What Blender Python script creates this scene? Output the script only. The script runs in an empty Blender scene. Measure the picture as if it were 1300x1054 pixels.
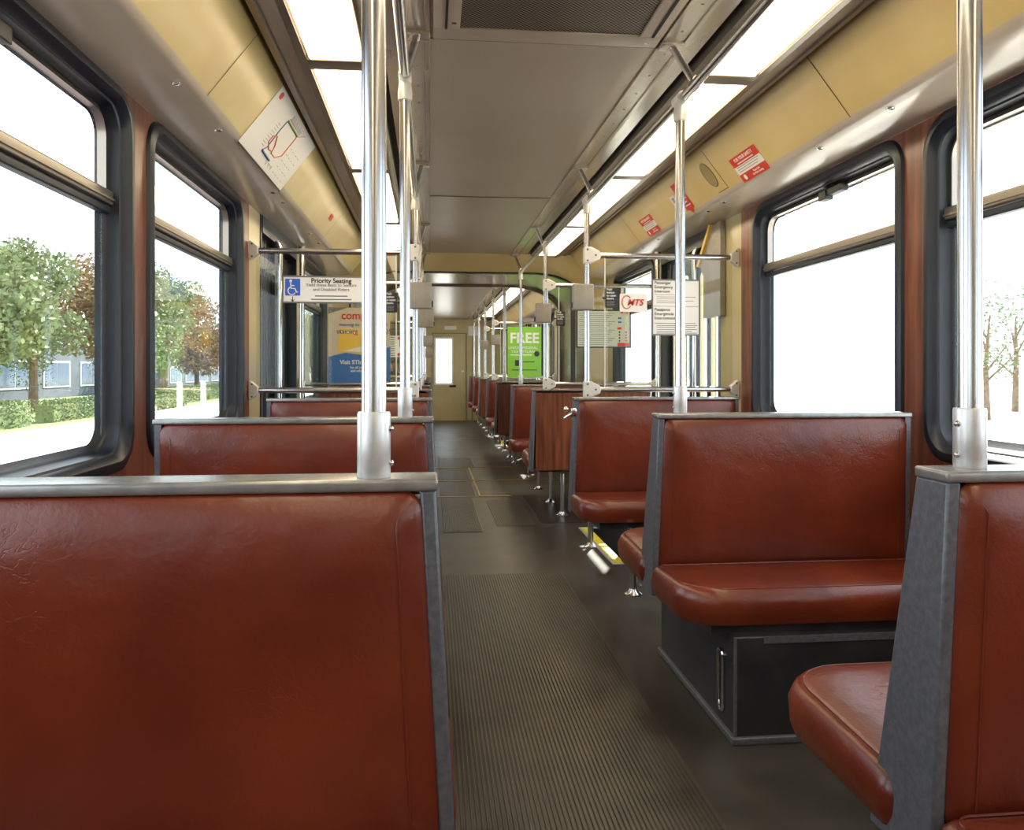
import bpy, bmesh, math, random
from mathutils import Vector, Matrix
random.seed(7)
sc = bpy.context.scene
COL = sc.collection
C0 = .385                      # centre line of the car
F, HC = 1011.0, 1.09           # focal length in pixels of a 1300 px wide frame, camera height

# ------------------------------------------------------------------ materials
def mat(name, base=(.5, .5, .5), rough=.5, metal=0., emis=None, estr=0., coat=0., spec=.5):
    m = bpy.data.materials.new(name); m.use_nodes = True
    b = m.node_tree.nodes['Principled BSDF']
    b.inputs['Base Color'].default_value = (*base, 1)
    b.inputs['Roughness'].default_value = rough
    b.inputs['Metallic'].default_value = metal
    b.inputs['Coat Weight'].default_value = coat
    b.inputs['Coat Roughness'].default_value = .15
    b.inputs['Specular IOR Level'].default_value = spec
    if emis:
        b.inputs['Emission Color'].default_value = (*emis, 1)
        b.inputs['Emission Strength'].default_value = estr
    return m
def nd(m, t, **kw):
    n = m.node_tree.nodes.new(t)
    for k, v in kw.items():
        if k in n.inputs: n.inputs[k].default_value = v
        else: setattr(n, k, v)
    return n
def lk(m, a, b): m.node_tree.links.new(a, b)
def noise_mat(name, c1, c2, scale=6., rough=.5, metal=0., stretch=(1, 1, 1), bump=0., bscale=40., detail=4., r2=None, coat=0., lo=.35, hi=.65, bdist=.002):
    m = mat(name, c1, rough, metal, coat=coat); b = m.node_tree.nodes['Principled BSDF']
    tc = nd(m, 'ShaderNodeTexCoord'); mp = nd(m, 'ShaderNodeMapping'); mp.inputs['Scale'].default_value = stretch
    lk(m, tc.outputs['Object'], mp.inputs[0])
    n = nd(m, 'ShaderNodeTexNoise', Scale=scale, Detail=detail); lk(m, mp.outputs[0], n.inputs['Vector'])
    r = nd(m, 'ShaderNodeValToRGB'); r.color_ramp.elements[0].position = lo; r.color_ramp.elements[1].position = hi
    r.color_ramp.elements[0].color = (*c1, 1); r.color_ramp.elements[1].color = (*c2, 1)
    lk(m, n.outputs['Fac'], r.inputs[0]); lk(m, r.outputs[0], b.inputs['Base Color'])
    if r2 is not None:
        mr = nd(m, 'ShaderNodeMapRange'); mr.inputs['To Min'].default_value = rough; mr.inputs['To Max'].default_value = r2
        lk(m, n.outputs['Fac'], mr.inputs['Value']); lk(m, mr.outputs[0], b.inputs['Roughness'])
    if bump:
        n2 = nd(m, 'ShaderNodeTexNoise', Scale=bscale, Detail=3.); lk(m, mp.outputs[0], n2.inputs['Vector'])
        bp = nd(m, 'ShaderNodeBump', Strength=bump, Distance=bdist); lk(m, n2.outputs['Fac'], bp.inputs['Height'])
        lk(m, bp.outputs[0], b.inputs['Normal'])
    return m
M = {}
def vinyl():
    m = mat('red_brown_vinyl', (.2, .035, .014), .29, spec=.62); b = m.node_tree.nodes['Principled BSDF']
    tc = nd(m, 'ShaderNodeTexCoord')
    n = nd(m, 'ShaderNodeTexNoise', Scale=3.5, Detail=5.); lk(m, tc.outputs['Object'], n.inputs['Vector'])
    r = nd(m, 'ShaderNodeValToRGB'); e = r.color_ramp.elements
    e[0].position = .3; e[0].color = (.10, .0145, .0065, 1); e[1].position = .72; e[1].color = (.195, .032, .0095, 1)
    lk(m, n.outputs['Fac'], r.inputs[0]); lk(m, r.outputs[0], b.inputs['Base Color'])
    # fine grain + creases
    v = nd(m, 'ShaderNodeTexVoronoi', Scale=24., feature='DISTANCE_TO_EDGE')
    nw = nd(m, 'ShaderNodeTexNoise', Scale=9., Detail=5.)
    lk(m, tc.outputs['Object'], nw.inputs['Vector'])
    vm = nd(m, 'ShaderNodeVectorMath', operation='MULTIPLY_ADD'); vm.inputs[1].default_value = (.30, .10, .34)
    lk(m, nw.outputs['Color'], vm.inputs[0]); lk(m, tc.outputs['Object'], vm.inputs[2]); lk(m, vm.outputs[0], v.inputs['Vector'])
    r2 = nd(m, 'ShaderNodeValToRGB'); r2.color_ramp.elements[0].position = 0; r2.color_ramp.elements[1].position = .05
    lk(m, v.outputs['Distance'], r2.inputs[0])
    mk = nd(m, 'ShaderNodeTexNoise', Scale=3.2, Detail=2.); lk(m, tc.outputs['Object'], mk.inputs['Vector'])
    mkr = nd(m, 'ShaderNodeValToRGB'); mkr.color_ramp.elements[0].position = .5; mkr.color_ramp.elements[1].position = .68
    lk(m, mk.outputs['Fac'], mkr.inputs[0])
    n3 = nd(m, 'ShaderNodeTexNoise', Scale=130., Detail=4.); lk(m, tc.outputs['Object'], n3.inputs['Vector'])
    n4 = nd(m, 'ShaderNodeTexNoise', Scale=9., Detail=2.); lk(m, tc.outputs['Object'], n4.inputs['Vector'])
    b1 = nd(m, 'ShaderNodeBump', Strength=.28, Distance=.0015); lk(m, n3.outputs['Fac'], b1.inputs['Height'])
    b2 = nd(m, 'ShaderNodeBump', Distance=.0016); lk(m, r2.outputs[0], b2.inputs['Height']); lk(m, b1.outputs[0], b2.inputs['Normal'])
    ml = nd(m, 'ShaderNodeMath', operation='MULTIPLY'); ml.inputs[1].default_value = .30; lk(m, mkr.outputs[0], ml.inputs[0]); lk(m, ml.outputs[0], b2.inputs['Strength'])
    b3 = nd(m, 'ShaderNodeBump', Strength=.35, Distance=.012); lk(m, n4.outputs['Fac'], b3.inputs['Height']); lk(m, b2.outputs[0], b3.inputs['Normal'])
    lk(m, b3.outputs[0], b.inputs['Normal'])
    return m
M['vinyl'] = vinyl()
M['frame'] = noise_mat('textured_grey_enamel', (.10, .105, .125), (.145, .15, .17), 90, .38, .25, bump=.5, bscale=260, bdist=.0008)
M['cap'] = noise_mat('worn_grey_cap_metal', (.26, .255, .25), (.34, .335, .33), 30, .27, .55, bump=.25, bscale=300, bdist=.0006)
M['steel'] = mat('brushed_stainless_steel', (.56, .56, .58), .22, 1.)
M['chrome'] = mat('polished_chrome', (.75, .75, .76), .1, 1.)
M['alu'] = noise_mat('cast_aluminium', (.62, .62, .62), (.72, .72, .71), 40, .34, .6, bump=.1)
M['castwhite'] = noise_mat('pale_cast_fitting', (.66, .64, .6), (.74, .72, .68), 25, .35, .25)
M['wood'] = noise_mat('reddish_wood_laminate', (.10, .022, .009), (.23, .068, .028), 7, .36, 0, stretch=(5, 5, .35), detail=8, bump=.06, coat=.2)
M['cream'] = noise_mat('cream_wall_plastic', (.52, .43, .22), (.58, .48, .26), 4, .34, bump=.03, coat=.3)
M['yellow'] = noise_mat('glossy_yellowed_cove', (.57, .43, .18), (.64, .50, .235), 2.2, .27, bump=.12, bscale=3.5, bdist=.008)
M['soffit'] = noise_mat('glossy_beige_soffit', (.50, .42, .33), (.54, .46, .37), 3, .2, coat=.2, bump=.04, bscale=2.5, bdist=.004)
M['ceiling'] = noise_mat('taupe_ceiling_laminate', (.40, .33, .25), (.44, .365, .28), 2, .3, .15, bump=.04, bscale=5)
M['ceilmetal'] = noise_mat('satin_ceiling_metal', (.42, .37, .30), (.5, .44, .36), 3, .22, .65, stretch=(4, .6, 1), bump=.1, bscale=6)
M['darktrim'] = noise_mat('brown_anodised_trim', (.16, .125, .095), (.20, .155, .12), 5, .3, .6)
M['slot'] = mat('black_slot', (.012, .011, .011), .6)
M['rubber'] = noise_mat('black_window_rubber', (.006, .010, .018), (.010, .015, .026), 8, .36, bump=.1)
M['sashblue'] = mat('dark_sash_metal', (.02, .026, .036), .45, .2)
M['sash'] = mat('worn_bronze_sash', (.36, .32, .28), .3, .85)
M['floor'] = noise_mat('dark_rubber_floor', (.026, .0225, .018), (.05, .043, .034), 3.5, .26, r2=.5, detail=7, bump=.12, bscale=60)
M['rib'] = noise_mat('ribbed_rubber', (.042, .036, .028), (.082, .07, .053), 5, .3, r2=.46, detail=6)
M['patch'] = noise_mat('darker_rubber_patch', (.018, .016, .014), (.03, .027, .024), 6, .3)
M['brass'] = mat('worn_brass_strip', (.45, .31, .10), .3, .85)
M['nosing'] = noise_mat('yellow_step_nosing', (.62, .50, .02), (.75, .62, .04), 20, .5)
M['white'] = mat('white_print', (.78, .76, .72), .35)
M['paper'] = mat('pale_sign_plastic', (.86, .83, .78), .25)
M['black'] = mat('black_print', (.015, .015, .017), .35)
M['greytext'] = mat('grey_print', (.16, .15, .15), .5)
M['red'] = mat('red_print', (.62, .045, .025), .4)
M['orange'] = mat('orange_print', (.75, .2, .05), .4)
M['redtext'] = mat('bright_red_print', (.62, .03, .015), .4)
M['blue'] = mat('blue_print', (.03, .12, .55), .4)
M['posterblue'] = mat('mid_blue_print', (.05, .16, .42), .4)
M['navy'] = mat('navy_print', (.03, .05, .25), .4)
M['green'] = mat('lime_print', (.23, .53, .04), .4)
M['mapgreen'] = mat('green_print', (.06, .28, .09), .4)
M['gold'] = mat('golden_print', (.85, .52, .08), .4)
M['tan'] = mat('tan_print', (.62, .52, .38), .4)
M['violet'] = mat('violet_print', (.12, .08, .3), .4)
M['paleframe'] = mat('pale_green_paper', (.55, .60, .50), .3)
M['box'] = noise_mat('stop_button_box_metal', (.30, .27, .225), (.36, .33, .28), 14, .42, .35)
M['boxside'] = mat('dark_box_side', (.03, .03, .03), .5)
M['heater'] = noise_mat('dark_heater_casing', (.035, .037, .045), (.06, .062, .07), 6, .34, .45, bump=.08)
M['speaker'] = mat('speaker_cloth', (.30, .23, .10), .8)
M['skin'] = mat('skin', (.45, .25, .16), .6)
M['cap_cloth'] = mat('dark_cap_cloth', (.05, .045, .04), .8)
M['jacket'] = mat('navy_jacket_cloth', (.03, .035, .05), .85)
def glass(name, tint=(.97, .99, .98), refl=1.):
    m = bpy.data.materials.new(name); m.use_nodes = True; nt = m.node_tree; nt.nodes.clear()
    o = nd(m, 'ShaderNodeOutputMaterial'); t = nd(m, 'ShaderNodeBsdfTransparent'); t.inputs[0].default_value = (*tint, 1)
    g = nd(m, 'ShaderNodeBsdfGlossy', Roughness=.02); g.inputs[0].default_value = (refl, refl, refl, 1)
    fr = nd(m, 'ShaderNodeLayerWeight'); mx = nd(m, 'ShaderNodeMixShader'); mx_p = nd(m, 'ShaderNodeMath', operation='POWER'); mx_p.inputs[1].default_value = 5.
    ma = nd(m, 'ShaderNodeMath', operation='MULTIPLY_ADD'); ma.inputs[1].default_value = .9; ma.inputs[2].default_value = .03
    lk(m, fr.outputs['Facing'], mx_p.inputs[0]); lk(m, mx_p.outputs[0], ma.inputs[0]); lk(m, ma.outputs[0], mx.inputs[0]); lk(m, t.outputs[0], mx.inputs[1]); lk(m, g.outputs[0], mx.inputs[2]); lk(m, mx.outputs[0], o.inputs[0])
    return m
M['glass'] = glass('window_glass')
M['screen'] = glass('partition_glass', (.95, .96, .93))
def lens_mat():
    m = bpy.data.materials.new('lit_light_diffuser'); m.use_nodes = True
    b = m.node_tree.nodes['Principled BSDF']; b.inputs['Base Color'].default_value = (.8, .75, .6, 1); b.inputs['Roughness'].default_value = .3
    b.inputs['Emission Color'].default_value = (1., .82, .54, 1); b.inputs['Emission Strength'].default_value = LENS
    return m
LENS = 7.5
M['lens'] = lens_mat()
def grille_mat():
    m = mat('perforated_grille', (.36, .30, .24), .4, .5); b = m.node_tree.nodes['Principled BSDF']
    tc = nd(m, 'ShaderNodeTexCoord'); mp = nd(m, 'ShaderNodeMapping'); mp.inputs['Rotation'].default_value = (0, 0, math.radians(45)); mp.inputs['Scale'].default_value = (100, 100, 100)
    lk(m, tc.outputs['Object'], mp.inputs[0])
    v = nd(m, 'ShaderNodeTexVoronoi', Scale=1., Randomness=0.); v.voronoi_dimensions = '2D'; lk(m, mp.outputs[0], v.inputs['Vector'])
    r = nd(m, 'ShaderNodeValToRGB'); e = r.color_ramp.elements
    e[0].position = .42; e[0].color = (.006, .005, .005, 1); e[1].position = .46; e[1].color = (.36, .30, .24, 1)
    lk(m, v.outputs['Distance'], r.inputs[0]); lk(m, r.outputs[0], b.inputs['Base Color'])
    return m
M['grille'] = grille_mat()

# ------------------------------------------------------------------ mesh helpers
class MB:
    def __init__(s): s.v = []; s.f = []; s.mi = []; s.sm = []
    def add(s, vs, fs, mi=0, smooth=False):
        o = len(s.v); s.v += [tuple(v) for v in vs]
        for f in fs: s.f.append([o + i for i in f]); s.mi.append(mi); s.sm.append(smooth)
    def quad(s, a, b, c, d, mi=0): s.add([a, b, c, d], [(0, 1, 2, 3)], mi)
    def box(s, x0, x1, y0, y1, z0, z1, mi=0, bev=0.):
        x0, x1 = min(x0, x1), max(x0, x1); y0, y1 = min(y0, y1), max(y0, y1); z0, z1 = min(z0, z1), max(z0, z1)
        if not bev:
            s.add([(x0, y0, z0), (x1, y0, z0), (x1, y1, z0), (x0, y1, z0), (x0, y0, z1), (x1, y0, z1), (x1, y1, z1), (x0, y1, z1)],
                  [(0, 3, 2, 1), (4, 5, 6, 7), (0, 1, 5, 4), (1, 2, 6, 5), (2, 3, 7, 6), (3, 0, 4, 7)], mi); return
        bm = bmesh.new(); bmesh.ops.create_cube(bm, size=1)
        for v in bm.verts: v.co = Vector(((x0 + x1) / 2 + v.co.x * (x1 - x0), (y0 + y1) / 2 + v.co.y * (y1 - y0), (z0 + z1) / 2 + v.co.z * (z1 - z0)))
        bev = min(bev, (x1 - x0) * .49, (y1 - y0) * .49, (z1 - z0) * .49)
        bmesh.ops.bevel(bm, geom=bm.edges[:], offset=bev, segments=3, profile=.6, affect='EDGES')
        s.frombm(bm, mi, True); bm.free()
    def frombm(s, bm, mi=0, smooth=False):
        bm.verts.index_update()
        s.add([v.co[:] for v in bm.verts], [[v.index for v in f.verts] for f in bm.faces], mi, smooth)
    def prism(s, pts, axis, a0, a1, mi=0, smooth=False):
        """pts: 2D outline; axis 'x': pts are (y,z); 'y': (x,z); 'z': (x,y)"""
        def P(p, a):
            return {'x': (a, p[0], p[1]), 'y': (p[0], a, p[1]), 'z': (p[0], p[1], a)}[axis]
        n = len(pts); vs = [P(p, a0) for p in pts] + [P(p, a1) for p in pts]
        fs = [list(range(n))[::-1], list(range(n, 2 * n))] + [(i, (i + 1) % n, n + (i + 1) % n, n + i) for i in range(n)]
        s.add(vs, fs, mi, smooth)
    def tube(s, pts, r, mi=0, seg=16, caps=True):
        pts = [Vector(p) for p in pts]; n = len(pts)
        rs = r if isinstance(r, (list, tuple)) else [r] * n
        up = None; vs = []
        for i, p in enumerate(pts):
            t = (pts[min(i + 1, n - 1)] - pts[max(i - 1, 0)]).normalized()
            if up is None:
                up = t.orthogonal().normalized()
            up = (up - t * up.dot(t)).normalized(); w = t.cross(up)
            for k in range(seg):
                a = 2 * math.pi * k / seg; vs.append(p + (up * math.cos(a) + w * math.sin(a)) * rs[i])
        fs = [(i * seg + k, i * seg + (k + 1) % seg, (i + 1) * seg + (k + 1) % seg, (i + 1) * seg + k) for i in range(n - 1) for k in range(seg)]
        s.add(vs, fs, mi, True)
        if caps:
            s.add(vs[:seg], [list(range(seg))[::-1]], mi); s.add(vs[-seg:], [list(range(seg))], mi)
    def lathe(s, c, prof, mi=0, seg=20):
        """prof: (radius, z) from the bottom up, about the vertical through c"""
        vs = []
        for r, z in prof:
            for k in range(seg): a = 2 * math.pi * k / seg; vs.append((c[0] + r * math.cos(a), c[1] + r * math.sin(a), z))
        n = len(prof)
        fs = [(i * seg + k, i * seg + (k + 1) % seg, (i + 1) * seg + (k + 1) % seg, (i + 1) * seg + k) for i in range(n - 1) for k in range(seg)]
        s.add(vs, fs, mi, True); s.add(vs[:seg], [list(range(seg))[::-1]], mi); s.add(vs[-seg:], [list(range(seg))], mi)
    def disc(s, c, nrm, r, mi=0, t=.002, seg=16):
        n = Vector(nrm).normalized(); s.tube([Vector(c), Vector(c) + n * t], r, mi, seg)
    def ball(s, c, r, mi=0, sc3=(1, 1, 1), sub=2):
        bm = bmesh.new(); bmesh.ops.create_icosphere(bm, subdivisions=sub, radius=1)
        for v in bm.verts: v.co = Vector((c[0] + v.co.x * r * sc3[0], c[1] + v.co.y * r * sc3[1], c[2] + v.co.z * r * sc3[2]))
        s.frombm(bm, mi, True); bm.free()
    def pad(s, outline, f, levels, mi=0):
        """cushion: closed outline (2D, counter-clockwise) lofted through levels [(inset, height)]; f maps (u,v,h) to 3D; last level is filled as a soft dome"""
        n = len(outline); nr = []
        for i in range(n):
            a = Vector(outline[i - 1]); b = Vector(outline[i]); c = Vector(outline[(i + 1) % n])
            e1 = (b - a).normalized(); e2 = (c - b).normalized(); t = (e1 + e2).normalized(); nr.append(Vector((-t.y, t.x)))
        vs = []
        for ins, h in levels:
            for i in range(n):
                p = Vector(outline[i]) + nr[i] * ins; vs.append(f(p.x, p.y, h))
        L = len(levels)
        fs = [(i * n + k, i * n + (k + 1) % n, (i + 1) * n + (k + 1) % n, (i + 1) * n + k) for i in range(L - 1) for k in range(n)]
        s.add(vs, fs, mi, True)
        s.add(vs[:n], [list(range(n))[::-1]], mi); 
        # filled top as rings shrinking to the middle, raised a little
        cx = sum(p[0] for p in outline) / n; cy = sum(p[1] for p in outline) / n
        ins, h = levels[-1]; rings = []
        for q, dh in ((1, 0), (.8, .004), (.5, .007), (.2, .008)):
            rings.append([f(cx + (outline[i][0] + nr[i].x * ins - cx) * q, cy + (outline[i][1] + nr[i].y * ins - cy) * q, h + dh) for i in range(n)])
        vv = [p for r in rings for p in r]
        fs = [(i * n + k, i * n + (k + 1) % n, (i + 1) * n + (k + 1) % n, (i + 1) * n + k) for i in range(3) for k in range(n)] + [[3 * n + k for k in range(n)]]
        s.add(vv, fs, mi, True)
    def build(s, name, mats, parent=None, kind=None, merge=True):
        me = bpy.data.meshes.new(name); me.from_pydata(s.v, [], s.f)
        if not isinstance(mats, (list, tuple)): mats = [mats]
        for m in mats: me.materials.append(M[m])
        me.polygons.foreach_set('material_index', s.mi); me.polygons.foreach_set('use_smooth', s.sm)
        if merge:
            bm = bmesh.new(); bm.from_mesh(me); bmesh.ops.remove_doubles(bm, verts=bm.verts[:], dist=1e-5)
            bmesh.ops.recalc_face_normals(bm, faces=bm.faces[:]); bm.to_mesh(me); bm.free()
        me.update()
        try: me.set_sharp_from_angle(angle=math.radians(38))
        except Exception: pass
        o = bpy.data.objects.new(name, me); COL.objects.link(o)
        if parent is not None: o.parent = parent
        if kind: o['kind'] = kind
        return o
def rr(x0, x1, z0, z1, r, seg=6):
    """rounded rectangle outline, counter-clockwise; r single or four radii (bl, br, tr, tl)"""
    if not isinstance(r, (list, tuple)): r = [r] * 4
    out = []
    for (cx, cz, a0, rad) in ((x0, z0, 180, r[0]), (x1, z0, 270, r[1]), (x1, z1, 0, r[2]), (x0, z1, 90, r[3])):
        sx = 1 if cx == x0 else -1; sz = 1 if cz == z0 else -1
        for k in range(seg + 1):
            a = math.radians(a0 + 90 * k / seg); out.append((cx + sx * rad + rad * math.cos(a), cz + sz * rad + rad * math.sin(a)))
    return out
def tag(o, label, cat, group=None, kind=None):
    o['label'] = label; o['category'] = cat
    if group: o['group'] = group
    if kind: o['kind'] = kind
    return o
def empty(name, loc=(0, 0, 0), label=None, cat=None, group=None, kind=None):
    o = bpy.data.objects.new(name, None); COL.objects.link(o); o.location = loc
    if label: tag(o, label, cat, group)
    if kind: o['kind'] = kind
    return o
def copy_tree(o, parent=None):
    c = o.copy(); COL.objects.link(c)
    if parent is not None: c.parent = parent
    for ch in list(o.children): copy_tree(ch, c)
    return c
def text(name, s, size, mtx, m, parent, align='CENTER', depth=.0006, bold=False):
    cu = bpy.data.curves.new(name, 'FONT'); cu.body = s; cu.size = size; cu.align_x = align; cu.align_y = 'CENTER'; cu.extrude = depth
    if bold: cu.offset = size * .022
    t = bpy.data.objects.new(name, cu); COL.objects.link(t)
    dg = bpy.context.evaluated_depsgraph_get(); me = bpy.data.meshes.new_from_object(t.evaluated_get(dg))
    bpy.data.objects.remove(t); me.materials.clear(); me.materials.append(M[m]); me.transform(mtx)
    o = bpy.data.objects.new(name, me); COL.objects.link(o)
    if parent is not None: o.parent = parent
    return o
def face(x, y, z): return Matrix.Translation((x, y, z)) @ Matrix.Rotation(math.pi / 2, 4, 'X')   # flat in XZ, read from -Y

# ------------------------------------------------------------------ benches
# local frame: u = 0 at the aisle plate, growing towards the wall; y = 0 at the near face of the back; side s = +1 right of the aisle, -1 left
XR, XLft, ZT = .765, .007, .937
WR, WL = .90, .835
def make_bench(s, kind, W):
    root = empty('double_bench' if kind in ('double', 'boxed') else 'bench_seat')
    f = lambda u: s * u
    wood = kind == 'away'
    # aisle side plate, tapered
    tap = .10 if kind in ('double', 'boxed') else .03
    tap2 = 0. if kind == 'away' else .0
    m = MB()
    out = [(0, ZT - .016), (.015, .32), (.08 + tap, .32), (.078, ZT - .016)] if kind != 'away' else [(0, ZT - .016), (-.01, .32), (.08 + .09, .32), (.07, ZT - .016)]
    m.prism(out, 'x', f(0), f(.022)); fl_ = .055 if s < 0 else .032
    m.v = [(x - s * (ZT - z) * fl_, y, z) for x, y, z in m.v]
    sp = m.build('side_plate', 'frame', root)
    b = sp.modifiers.new('bevel', 'BEVEL'); b.width = .004; b.segments = 2
    m = MB(); m.prism(out, 'x', f(W - .02), f(W)); m.build('side_plate', 'frame', root)
    m = MB(); m.box(f(-.004), f(W + .005), -.004, .078, ZT - .017, ZT, bev=.005); m.build('top_rail', 'cap', root)
    # core panel
    m = MB()
    m.prism([(.02, ZT - .03), (.035, .34), (.075 + tap * .8, .34), (.06, ZT - .03)], 'x', f(.022), f(W - .02))
    m.v = [(x - (s * (ZT - z) * fl_ if abs(x) < .1 else 0), y, z) for x, y, z in m.v]
    m.build('core_panel', 'heater', root)
    def back(sign):
        # sign -1: pad on the near face, leaning slightly; +1: on the far face
        z0, z1 = .40, ZT - .022
        o = rr(.024, W - .018, z0, z1, [.03, .03, .028, .028])
        def F3(u, z, h):
            q = (ZT - z) / (ZT - .32)
            yb = (.02 + .015 * q) if sign < 0 else (.06 + tap * .8 * q)
            return (f(u - (ZT - z) * fl_ * max(0, 1 - u / (W * .5))), yb + sign * h, z)
        mm = MB(); x0_, x1_ = .024, W - .018; loops = []
        for ins, h in [(0, -.002), (-.005, .006), (-.006, .014), (-.002, .021), (.006, .0265), (.02, .032), (.045, .0375), (.08, .0415), (.12, .044), (.18, .0455)]:
            loops.append([F3(u, z, h) for u, z in rr(x0_ + ins, x1_ - ins, z0 + ins, z1 - ins, max(.028 - ins * .4, .012) + .25 * max(ins, 0))])
        n_ = len(loops[0]); vs_ = [p for L_ in loops for p in L_]
        mm.add(vs_, [(i * n_ + k, i * n_ + (k + 1) % n_, (i + 1) * n_ + (k + 1) % n_, (i + 1) * n_ + k) for i in range(len(loops) - 1) for k in range(n_)] + [[(len(loops) - 1) * n_ + k for k in range(n_)]], 0, True)
        p = mm.build('backrest', 'vinyl', root)
        # stitched welt a few centimetres inside the edge
        for u0, du in ((.056, -1), (W - .05, 1)):
            st = MB(); pts = [Vector(F3(u0, z0 + .03 + (z1 - z0 - .07) * k / 8, .0355)) for k in range(9)] + [Vector(F3(u0 + du * .006, z1 - .024, .029)), Vector(F3(u0 + du * .014, z1 - .006, .018))]
            st.tube(pts, .0014, 0, 6, False); st.build('stitching', 'vinyl', p)
    def cushion(sign):
        # plan outline: u along the bench, v away from the back
        D = .375 if sign < 0 else .45
        o = rr(-.028, W - .005, 0, D, [.03, .03, .05, .13])
        def F3(u, v, h):
            y = (.0 - v) if sign < 0 else (.11 + v)
            if kind == 'away': y = .12 + v
            return (f(u), y, .335 + h - .012 * (1 - v / .375) * (h > .05))
        mm = MB(); mm.pad(o, F3, [(.03, 0), (.006, .004), (-.004, .03), (-.006, .07), (.004, .094), (.016, .106), (.03, .111)])
        p = mm.build('seat_cushion', 'vinyl', root)
        st = MB(); o2 = rr(-.006, W - .025, .015, D - .02, [.03, .03, .05, .12]); pts = [Vector(F3(u, v, .1085)) for u, v in o2]
        st.tube(pts + [pts[0]], .0022, 0, 6, False); st.build('piping', 'vinyl', p)
        mm = MB(); mm.box(f(.06), f(W - .03), *(((-.34), (0)) if sign < 0 else ((.12, .46))), .30, .336); mm.build('seat_pan', 'heater', root)
    def leg(y, x=.21):
        mm = MB(); mm.tube([(f(x), y, .01), (f(x), y, .31)], .017, seg=14); mm.lathe((f(x), y), [(.042, 0), (.042, .006), (.03, .014), (.02, .03)])
        mm.build('leg', 'steel', root)
    if kind in ('double', 'boxed', 'near', 'front'): cushion(-1); back(-1)
    if kind in ('double', 'boxed', 'away'): cushion(1); back(1)
    if wood:
        m = MB(); m.prism([(.0, ZT - .028), (-.006, .33), (.02, .325), (.02, ZT - .028)], 'x', f(.02), f(W - .02)); m.build('wood_panel', 'wood', root)
    if kind == 'front':
        m = MB(); m.prism([(.09, ZT - .028), (.12, .33), (.10, .33), (.07, ZT - .028)], 'x', f(.02), f(W - .02)); m.build('wood_panel', 'wood', root)
    if kind == 'boxed':
        bx0, bx1 = .115, W + .02
        m = MB(); m.box(f(bx0), f(bx1), -.385, .36, .012, .31, bev=.006)
        b = m.build('equipment_box', 'heater', root)
        m = MB(); m.box(f(bx0 - .012), f(bx1), -.397, .372, 0, .022, bev=.005); m.build('base_strip', 'frame', b)
        m = MB()
        hy, z0, z1, d = -.30, .06, .24, .004
        loop = rr(hy, hy + .04, z0, z1, .018); pts = [(f(bx0 - d), y, z) for y, z in loop]; m.tube(pts + [pts[0]], .006, 0, 8, False)
        h = m.build('handle', 'chrome', b)
        m = MB(); m.prism(rr(hy + .004, hy + .036, z0 + .004, z1 - .004, .014), 'x', f(bx0 - .0015), f(bx0 + .01)); m.build('handle_recess', 'slot', b)
        m = MB(); m.box(f(bx0 - .004), f(bx0 + .004), -.389, -.381, .022, .31); m.box(f(.2), f(W), -.389, -.386, .29, .31); m.build('corner_strip', 'frame', b)
    elif kind == 'front':
        leg(-.41); leg(.62)
        m = MB(); m.tube([(f(.21), -.43, .297), (f(.21), .64, .297)], .014, seg=10); m.build('support_tube', 'frame', root)
    elif kind == 'away':
        leg(-.06); leg(.52)
    else:
        leg(-.33); leg(.42)
    return root
proto = {}
def bench(s, kind, y, label):
    k = (s, kind)
    if k not in proto:
        o = proto[k] = make_bench(s, kind, WR if s > 0 else WL)
    else: o = copy_tree(proto[k])
    o.location = (XR if s > 0 else XLft, y, 0)
    tag(o, label, 'bench seat', 'red bench seats along the aisle')
    return o
bench(-1, 'double', 1.11, 'large red bench directly in front of the camera, left of the aisle')
bench(1, 'double', 1.11, 'red double bench with tapered grey side plate at the right edge of the picture')
bench(-1, 'double', -.45, 'added double bench left of the aisle, unseen behind the camera')  # out of view, added to block light and darken the near seats
bench(1, 'double', -.45, 'added double bench right of the aisle, unseen behind the camera')  # its unseen partner, likewise added as a light blocker
bench(-1, 'double', 2.50, 'second red bench left of the aisle, with a pole socket on its rail')
bench(1, 'boxed', 2.615, 'red double bench standing on a dark equipment box with a chrome handle')
bench(-1, 'front', 4.17, 'red bench directly before the glass screen with the priority seating sign')
bench(1, 'front', 4.17, 'red bench on chrome legs beside the yellow-edged step well, below the intercom sign')
bench(-1, 'away', 5.90, 'wood-backed bench behind the door on the left, below the blue and tan poster')
bench(1, 'away', 5.90, 'wood-backed bench facing away, first one behind the right-hand step well')
bench(-1, 'near', 7.42, 'red bench facing the camera, last one left of the aisle before the articulation')
bench(1, 'near', 7.46, 'red bench facing the camera, last one right of the aisle before the articulation')
bench(-1, 'away', 9.20, 'wood-backed bench left of the aisle just past the articulation')
bench(1, 'away', 9.20, 'dark wood-backed bench with a sunlit lower corner just past the articulation')
bench(-1, 'near', 10.72, 'red bench left of the aisle under the far schedule sign')
bench(1, 'near', 10.72, 'red bench facing the camera below the lime green poster')
bench(-1, 'away', 12.45, 'small wood-backed bench left of the aisle behind the second door zone')
bench(1, 'away', 12.45, 'small wood-backed bench right of the aisle behind the second door zone')
bench(-1, 'near', 14.05, 'small red bench left of the aisle behind the man in the cap')
bench(1, 'near', 14.05, 'small red bench right of the aisle, second from the end wall')
bench(1, 'near', 15.62, 'smallest red bench right of the aisle next to the end wall')

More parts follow.
